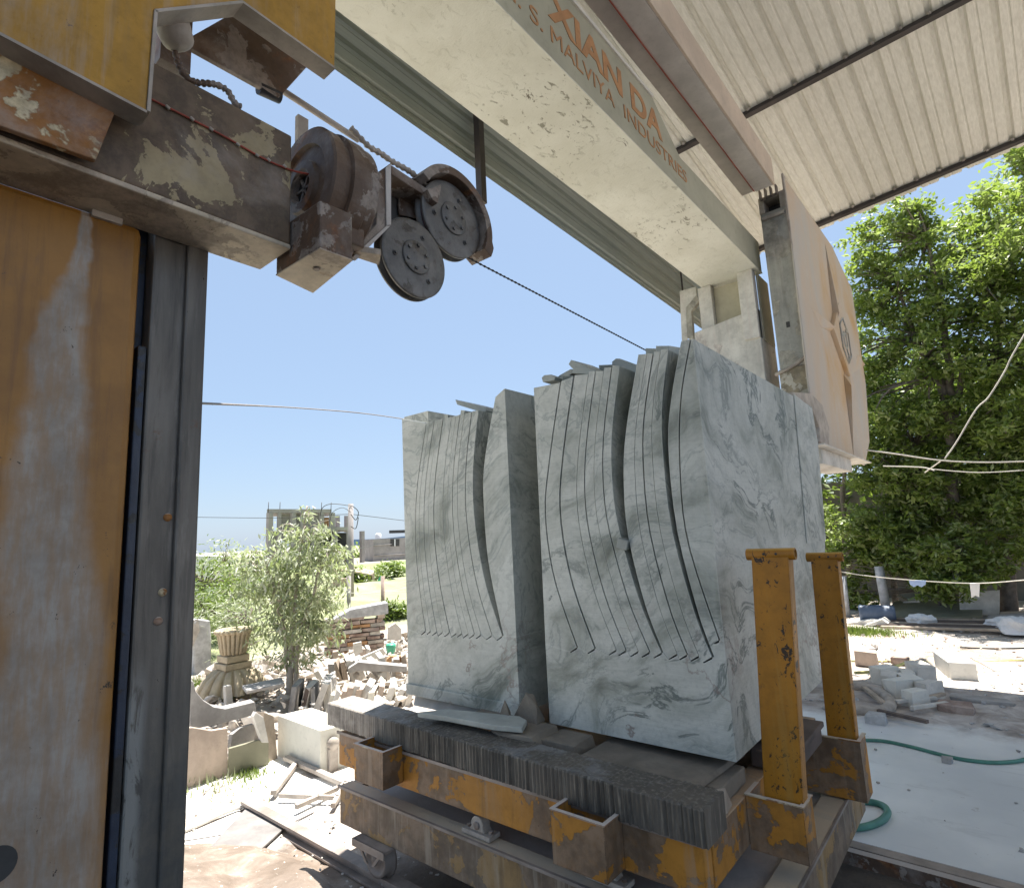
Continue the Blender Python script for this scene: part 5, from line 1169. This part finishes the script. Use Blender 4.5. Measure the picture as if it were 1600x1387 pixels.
# field fence posts, net, tarp
for i, (x, yt, yb, w_, mt_, lb) in enumerate(((598,900,960,.045,'redstone','thin rusty fence post behind the stone wall'),(545,900,962,.05,'conc','grey fence post left of the green field'))):
    D = 14; a, b = far(x, yt, D), far(x, yb, D); m = MB(); m.tube([a, (b.x,b.y,b.z-.4)], w_, 8); tag(m.build('fence_post', MT[mt_], loc=b), lb, 'post')
for i, y in enumerate((926,938)):
    wire([far(545,y,14), far(572,y+1,14), far(598,y-1,14), far(640,y-2,14)], .006, ('upper' if i == 0 else 'lower') + ' pale fence wire in front of the green field', 'fence wires', mat='rope')
m = MB(); c = far(595,908,22); m.hull([far(*q, 22) for q in [(589,917),(600,918),(599,903),(594,899),(590,906)]] + [far(*q, 22.4) for q in [(590,917),(600,917),(596,900)]]); tag(m.build('green_net', MT['green_plastic'], loc=c), 'bright turquoise net hanging near the field', 'net')
m = MB(); c = far(612,914,26); m.hull([far(*q, 26) for q in [(602,920),(622,920),(624,906),(612,903),(603,907)]] + [far(*q, 27.5) for q in [(604,918),(622,918),(613,904)]]); tag(m.build('blue_tarp', MT['blue'], loc=c), 'dark blue tarpaulin heap beside the round shrub', 'tarpaulin')
tree('far_tree', far(548,880,70)*Vector((1,1,0)), 'low distant tree between the two buildings', 'tree', [((far(556,872,90)), 3.0), (far(565,876,90), 2.4)], 900, .6, .35, 'leaf', 'bark', ([far(556,890,90), far(556,872,90)], (.3,.1)), 77, clumps=20, csig=.3)
# bricks wall etc done

# ============================================================ FAR RIGHT YARD
def cblock():
    f8, n8 = vplane((1484,1062),(1530,1065)); B = onZ(1486,1062,G); C = onZ(1530,1065,G); A = onZ(1464,1044,G); dv = A-B
    h = f8(1486,1034).z - G; m = MB(); m.prism([B, C, C+dv*1.15, B+dv*1.15], (0,0,h)); o = tag(m.build('white_block', MT['white'], bevel=.01, loc=B), 'squared white stone block sitting in the sunlit yard', 'block')
cblock()
def rot_tube():
    gcurve([(1300,1078),(1345,1080),(1376,1090),(1392,1104),(1388,1116),(1370,1120),(1340,1118),(1300,1112)], .05, 'thick_hose', 'dust_metal', 'thick grey dusty hose loop behind the rear stake', 'hose', z=-.02)
rot_tube()
gcurve([(1300,1160),(1370,1159),(1420,1168),(1490,1186),(1540,1193),(1575,1193),(1605,1188),(1660,1170)], .013, 'garden_hose', 'green_hose', 'long green hose snaking across the white floor', 'hose', z=.0, seg=60)
gcurve([(1290,1296),(1340,1298),(1372,1290),(1387,1277),(1383,1265),(1365,1258),(1335,1256)], .019, 'garden_hose', 'green_hose', 'green hose loop beside the cart corner', 'hose', z=.0, seg=40)
gcurve([(1336,1053),(1372,1050),(1400,1043),(1425,1035),(1455,1044)], .015, 'pale_hose', 'yellow_hose', 'pale yellow hose lying over the sunlit rubble', 'hose', z=.05)
gcurve([(1330,1033),(1380,1034),(1430,1034),(1480,1036),(1600,1032)], .010, 'pale_hose', 'yellow_hose', 'thin straight yellowish hose across the sunlit yard', 'hose')
gcurve([(1500,1012),(1550,1014),(1600,1013),(1640,1012)], .010, 'cable', 'black_cable', 'dark cable on the ground behind the white block', 'cable')
gcurve([(1345,1018),(1358,1016),(1368,1015),(1370,1010),(1362,1008)], .012, 'cable', 'cable', 'short curled cable left in the sunny yard', 'cable')
grp = 'broken white stones in the yard heap'
rr = random.Random(61)
labs = ['large angular white stone nearest the hose loop', 'pointed white stone left in the heap', 'broad white stone in the middle of the heap', 'flat white stone at the right end of the heap', 'long pale splinter of stone in front of the heap', 'small white stone on top of the heap', 'tilted white slab at the back of the heap', 'grey-white lump behind the hose loop']
for i, (x, y, s_) in enumerate(((1392,1078,.30),(1408,1088,.26),(1425,1082,.32),(1455,1090,.26),(1432,1102,.24),(1420,1068,.24),(1440,1066,.34),(1385,1066,.3))):
    p = onZ(x, y, .0); stone(p.x, p.y, .05 + .04*rr.random(), s_*1.0, s_*.55, s_*.62, 'white' if i % 3 else 'white_slab', labs[i], 61+i, name='broken_stone', grp=grp, cat='stone', rot=rr.random()*3)
for i, (x0, y0, x1, y1, mat, lb) in enumerate(((1350,1075,1383,1102,'wood','thin pale stick across the hose loop'),(1400,1098,1462,1092,'white_slab','narrow white strip in front of the heap'),(1425,1108,1480,1100,'white_slab','second narrow strip lying nearer the floor'),(1372,1112,1450,1130,'darkwood','dark stick at the edge of the white floor'),(1440,1095,1475,1086,'wood','wooden stick at the right of the heap'))):
    A, B = onZ(x0, y0, .04), onZ(x1, y1, .04); d = (B-A).normalized(); s_ = Vector((-d.y,d.x,0))*.02
    m = MB(); m.hexa([A-s_,B-s_,B+s_,A+s_] + [q + Vector((0,0,.025)) for q in (A-s_,B-s_,B+s_,A+s_)]); tag(m.build('stick', MT[mat], bevel=.002, loc=A), lb, 'stick', 'sticks around the stone heap')
p = onZ(1492,1110,-.0); stone(p.x, p.y, .02, .30, .22, .09, 'redstone', 'dark red-brown flat stone at the floor edge', 91, name='red_stone', grp=None)
p = onZ(1532,1094,-.0); stone(p.x, p.y, .0, .50, .16, .05, 'grey_slab', 'long flat grey stone right of the red-brown stone', 92, name='flat_stone', grp=None)
p = onZ(1345,1140,.0); stone(-1.0, 5.72, .03, .16, .14, .10, 'greyrock', 'rough grey lump just behind the rear stake', 93, name='rock', grp=None)
p = onZ(1355,1038,G); stone(p.x, p.y, .03, .26, .2, .18, 'pink_slab', 'peach coloured lump of stone near the thick hose', 94, name='rock', grp=None)
p = onZ(1407,1038,G); stone(p.x, p.y, .0, .2, .1, .08, 'redstone', 'small pinkish pointed rag lying in the yard', 95, name='rag', grp=None, cat='rag')
m = MB(); a = onZ(1340,1121,.0); m.box(-1.17,-1.05,5.05,5.16,.0,.22); m.box(-1.175,-1.045,5.045,5.165,.22,.24); tag(m.build('steel_stub', MT['cast'], bevel=.005, loc=(-1.1,5.1,0)), 'dark hollow steel stub behind the rear yellow stake', 'stub')
stone(-.50, 5.05, .02, .07, .05, .04, 'grey_slab', 'single grey chip alone on the white floor', 96, name='stone_chip', grp=None)
# back of yard: wall, boards, poles
m = MB(); m.box(-14, 9, 15.2, 15.45, -.3, 2.55); wl2 = tag(m.build('back_wall', MT['conc_wall'], loc=(0,15.2,-.3)), 'dark plastered yard wall behind the trees', 'wall')
def fv(Y): return lambda x, y: onY(x, y, Y)
def board(pts, Y, th, mat, label, name='board', grp='boards and sheets stacked under the trees', cat='board'):
    a = [onY(x, y, Y) for x, y in pts]; m = MB(); m.prism(a, th); return tag(m.build(name, MT[mat], bevel=.005, loc=a[0]), label, cat, grp)
board([(1383,963),(1535,963),(1535,966),(1383,966)], 11.9, (.0,1.3,.12), 'ply', 'olive sheet lying flat on low props under the trees')
board([(1498,925),(1562,922),(1562,962),(1500,958)], 12.4, (0,.08,0), 'white_slab', 'pale grey panel leaning at the right of the olive sheet')
board([(1543,966),(1640,962),(1640,974),(1543,975)], 11.7, (0,.3,.02), 'grey_slab', 'long pale slab low at right under the wall')
board([(1562,960),(1660,956),(1660,960),(1562,964)], 12.0, (0,.2,.02), 'wood', 'thin plank above the long pale slab')
board([(1320,974),(1360,968),(1383,972),(1320,981)], 11.2, (0,.5,.02), 'white_slab', 'flat white board left beside the blue drum')
board([(1350,977),(1378,967),(1388,974),(1362,978)], 11.0, (0,.3,0), 'white_slab', 'bent white sheet in front of the blue drum')
for i in range(7):
    Y = 11.6 - i*.13; a = onY(1335+i*7, 975+i*2.1, Y); b = onY(1660-i*5, 973+i*2.6 + (i % 2), Y); a.z = max(a.z, G+.01); b.z = max(b.z, G+.01); w_ = .07; h = .035
    m = MB(); m.hexa([(a.x,Y,a.z),(b.x,Y,b.z),(b.x,Y+w_,b.z),(a.x,Y+w_,a.z),(a.x,Y,a.z+h),(b.x,Y,b.z+h),(b.x,Y+w_,b.z+h),(a.x,Y+w_,a.z+h)])
    tag(m.build('long_plank', MT['darkwood' if i % 3 else 'wood'], bevel=.004, loc=a), 'long weathered planks lying along the back of the yard', 'plank', 'long planks at the back of the yard')
for x0, y0, x1, y1, lb in ((1430,968,1428,980,'short prop under left part of the olive sheet'),(1450,966,1440,980,'slanting prop under the olive sheet'),(1476,966,1479,975,'middle prop under the olive sheet'),(1522,965,1523,975,'right prop under the olive sheet')):
    m = MB(); m.tube([onY(x0,y0,11.88), onY(x1,y1,11.88)], .02, 6); tag(m.build('prop', MT['wood'], loc=onY(x1,y1,11.88)), lb, 'prop')
board([(1411,940),(1437,937),(1438,950),(1410,952)], 13.0, (0,.3,0), 'white', 'white boxy stone on the pile behind the olive sheet', name='pale_box', cat='stone', grp=None)
board([(1402,930),(1417,938),(1414,944),(1401,932)], 13.1, (0,.2,0), 'wood', 'slanting tan board sticking up behind the pile', grp=None)
board([(1487,967),(1519,966),(1520,974),(1488,975)], 12.1, (0,.3,0), 'red', 'dark red cloth bundle under the olive sheet', name='red_bundle', cat='bundle', grp=None)
for pts, top, lb, Y in (((1325,966),(1318,900),'pale thin pole leaning at left under the trees',12.0),((1386,958),(1373,885),'thicker bluish grey pole leaning under the trees',12.3)):
    m = MB(); m.tube([onY(*pts,Y), onY(*top,Y+.1)], .045 if Y < 12.2 else .075, 8); tag(m.build('leaning_pole', MT['greyrock'], loc=onY(*pts,Y)), lb, 'pole', 'poles leaning under the trees')
p = onZ(1355,972,G); m = MB(); m.lathe((p.x-.1,p.y,.10), (1,.15,0), [(0,0),(.12,.0),(.14,.03),(.13,.06),(.135,.3),(.13,.46),(.14,.49),(.12,.52),(0,.52)], 18); tag(m.build('blue_drum', MT['blue'], loc=p), 'faded blue drum lying on its side by the pole', 'drum')
# sacks
for (x, y, s_, lb) in ((1572,986,.34,'crumpled white sack left of the pair at the right edge'),(1592,993,.42,'crumpled white sack at the right edge of the yard'),(1440,978,.30,'pale blue-white rag thrown over the long planks')):
    p = onZ(x, y, G); rr = random.Random(x); m = MB(); bm = bmesh.new(); bmesh.ops.create_icosphere(bm, subdivisions=3, radius=1)
    from mathutils import noise as nz_
    for v in bm.verts:
        k = 1 + .5*nz_.noise(v.co*1.7 + Vector((x,0,0))) + .25*nz_.noise(v.co*4 + Vector((x,2,0))); v.co = Vector((v.co.x*s_*.62*k, v.co.y*s_*.45*k, max(-.04, v.co.z*s_*.36*k)))
    for i, v in enumerate(bm.verts): v.index = i
    m.add([p + Vector((0,0,.08)) + v.co for v in bm.verts], [tuple(v.index for v in f.verts) for f in bm.faces]); bm.free()
    tag(m.build('sack', MT['plaster'], loc=p), lb, 'sack')
# grass tuft
def tuft(px, py, n, R, L, label, seed, mat='leaf_bush'):
    c = onZ(px, py, G); rr = random.Random(seed); m = MB()
    for _ in range(n):
        p = c + Vector((rr.gauss(0,R), rr.gauss(0,R*.5), 0)); h = L*rr.uniform(.4,1.2); d = Vector((rr.gauss(0,.35), rr.gauss(0,.35), 1)).normalized()*h; s_ = Vector((rr.uniform(-1,1), rr.uniform(-1,1), 0)).normalized()*.007
        i = len(m.v); m.v += [tuple(p-s_), tuple(p+s_), tuple(p+d)]; m.f.append((i,i+1,i+2)); m.sm.append(False)
    o = m.build('grass', MT[mat], fixn=False); return tag(o, label, 'grass', kind='stuff')
tuft(1330,987,1900,.32,.09,'bright green grass patch at the edge of the tree shade',71)
tuft(310,1085,500,.14,.22,'leafy weeds growing by the big curved stone',81)
tuft(345,1095,400,.14,.16,'pale weeds left of the ribbed dome',82,'leaf_dusty')
tuft(378,1205,420,.12,.055,'green grass at the foot of the low greenish sheet',83)
tuft(330,1215,250,.25,.08,'dry weeds at the foot of the panels',72,'leaf_dusty')
# clothesline and ropes
wire([onY(1290,884,6.5), onY(1320,894,7.5), onY(1400,904,9), onY(1515,911,10), onY(1600,906,9), onY(1700,895,8)], .006, 'white clothesline sagging across the shaded yard', name='clothesline', mat='rope')
m = MB(); a = [onY(x, y, 9.35) for x, y in ((1420,906),(1447,907),(1446,913),(1440,917),(1433,914),(1428,917),(1422,913))]; m.prism(a, (0,.02,0)); tag(m.build('cloth', MT['paleblue'], loc=a[0]), 'pale blue cloth hanging over the clothesline', 'cloth')
m = MB(); a = [onY(x, y, 9.95) for x, y in ((1515,911),(1531,911),(1530,933),(1524,930),(1518,934))]; m.prism(a, (0,.02,0)); tag(m.build('cloth', MT['plaster'], loc=a[0]), 'white checked cloth hanging from the clothesline at right', 'cloth')
wire([onY(1355,703,8.0), onY(1400,709,8.5), onY(1470,719,9), onY(1540,722,9.3), onY(1620,720,9.5)], .009, 'thick white rope stretched from the guard past the trees', name='rope', mat='rope')
wire([onY(1476,717,9), onY(1495,690,9), onY(1525,640,9), onY(1545,620,9), onY(1570,580,9), onY(1582,555,9), onY(1620,490,9)], .009, 'kinked white rope climbing to the right in front of the trees', name='rope', mat='rope')
wire([onY(1380,728,9.5), onY(1440,730,9.6), onY(1460,735,9.6)], .008, 'short thin pale cord below the white rope', name='rope', mat='rope')
wire([onY(1445,738,9.6), onY(1470,720,9.0)], .008, 'thin cord tied up to the white rope knot', name='rope', mat='rope')
wire([onY(1448,732,9.6), onY(1530,738,9.8), onY(1620,733,10)], .006, 'faint cord running right under the rope', name='rope', mat='rope')
# ------------------------------------------------------------ trees at right
def bigtree(x, y, px_blobs, nl, label, seed, leaf='leaf', stems=None, L=.13, W=.06, csig=.105, clumps=34, cat='tree'):
    bl = [(onY(px, py, yy), r) for px, py, yy, r in px_blobs]
    return tree('leafy_tree', (x, y, G), label, cat, bl, nl, L, W, leaf, 'bark', None, seed, droop=.35, clumps=clumps, csig=csig, group='trees along the yard wall', stems=stems)
st = lambda *p: [onY(*q) for q in p]
bigtree(-.45, 13, [(1400,340,13,.75),(1380,385,13,.75),(1360,420,13,.6),(1430,400,13.3,.85),(1395,470,13,.9),(1450,470,13,1.0),(1405,540,13.4,1.0),(1345,470,12.8,.5),(1350,560,13,.8),(1440,560,12.6,.8),(1375,620,13,1.1),(1350,410,13,.4),(1420,330,13,.35),(1440,325,13,.3)], 15000,
        'tall leafy tree nearest the guard with forked trunk', 101, stems=[(st((1490,950,13),(1488,800,13),(1486,700,13),(1484,600,13),(1470,480,13),(1450,380,13)), (.12,.03)), (st((1486,660,13),(1465,590,13),(1430,530,13),(1400,440,13)), (.09,.02)), (st((1486,700,13),(1500,600,13),(1520,500,13)), (.08,.02))])
bigtree(.8, 13.5, [(1500,400,13.5,.9),(1540,370,13.5,.9),(1585,340,13.5,1.0),(1500,490,13.2,1.0),(1560,450,13,1.1),(1600,430,13,1.2),(1540,560,13.4,1.0),(1600,560,13,1.1),(1640,400,13,1.2),(1650,520,13,1.2),(1500,600,14,.7),(1480,360,13.5,.5)], 17000,
        'widest tree whose crown fills the top right edge', 102, stems=[(st((1575,960,13.5),(1572,800,13.5),(1560,650,13.5),(1560,500,13.5),(1570,380,13.5)), (.14,.04)), (st((1568,720,13.5),(1600,600,13.5),(1620,480,13.5)), (.08,.02))])
bigtree(-1.6, 14, [(1340,640,13.5,.8),(1400,690,13.2,.9),(1460,650,13,.8),(1420,740,12.8,.8),(1360,740,13,.9),(1480,740,13.4,.8),(1340,820,13,.8),(1400,830,13.2,.8),(1450,810,13,.7)], 15000,
        'lower dense tree behind the steel guard bottom', 103, stems=[(st((1330,960,13.8),(1325,860,13.8),(1318,760,13.8),(1340,640,13.8)), (.07,.03)), (st((1400,955,13.5),(1395,850,13.5),(1422,740,13.5),(1430,700,13.5)), (.06,.03))])
bigtree(1.5, 13, [(1530,680,13,.9),(1590,700,13,1.0),(1560,760,12.8,.8),(1620,640,12.6,1.1),(1520,800,13.3,.8),(1590,800,12.8,.7),(1640,760,12.8,1.0),(1560,830,12.6,.7),(1510,860,12.4,.6),(1600,860,12.2,.4)], 15000,
        'dense low-branched tree at the right edge above the wall', 104, stems=[(st((1620,960,13.4),(1615,840,13.4),(1600,700,13.4)), (.08,.03)), (st((1530,950,13.6),(1535,850,13.6),(1530,700,13.6)), (.05,.03))])
bigtree(-.6, 12.6, [(1390,860,12.8,.55),(1430,880,12.5,.5),(1475,880,12,.55),(1500,905,11.9,.4),(1465,915,11.9,.35),(1340,880,13,.6),(1335,930,13,.45),(1530,885,12.3,.45)], 9000,
        'small bright sapling drooping over the board pile', 105, leaf='leaf', stems=[(st((1470,960,12.8),(1468,900,12.5),(1480,860,12.2)), (.03,.015))], L=.13, W=.06, cat='sapling')
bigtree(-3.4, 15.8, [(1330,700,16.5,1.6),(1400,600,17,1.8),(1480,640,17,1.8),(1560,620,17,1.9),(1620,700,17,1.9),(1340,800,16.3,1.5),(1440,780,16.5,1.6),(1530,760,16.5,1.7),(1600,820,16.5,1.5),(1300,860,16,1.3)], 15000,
        'dark mass of foliage standing behind the yard wall', 106, leaf='leaf_dark', stems=[(st((1420,900,16.6),(1440,700,16.6),(1470,560,16.6)), (.15,.05))], L=.22, W=.12, csig=.25)
bigtree(2.6, 11.5, [(1600,245,10.5,.28),(1625,235,10.5,.5),(1610,300,11,.25),(1660,300,11,1.2)], 2600, 'overhanging branch tip at the top right corner', 107, stems=[(st((1800,900,11.5),(1790,600,11.5),(1700,350,11.5)), (.12,.04))])
bigtree(-6.5, 14.5, [(1150,700,14.5,1.5),(1100,800,14.5,1.5),(1000,780,15,1.6),(1180,820,14.5,1.3),(1230,780,14.5,1.2),(1040,660,15,1.2)], 6000, 'tree mostly hidden behind the marble blocks', 108, leaf='leaf', stems=[(st((1120,960,14.5),(1120,800,14.5),(1130,680,14.5)), (.12,.04))], L=.2, W=.1)
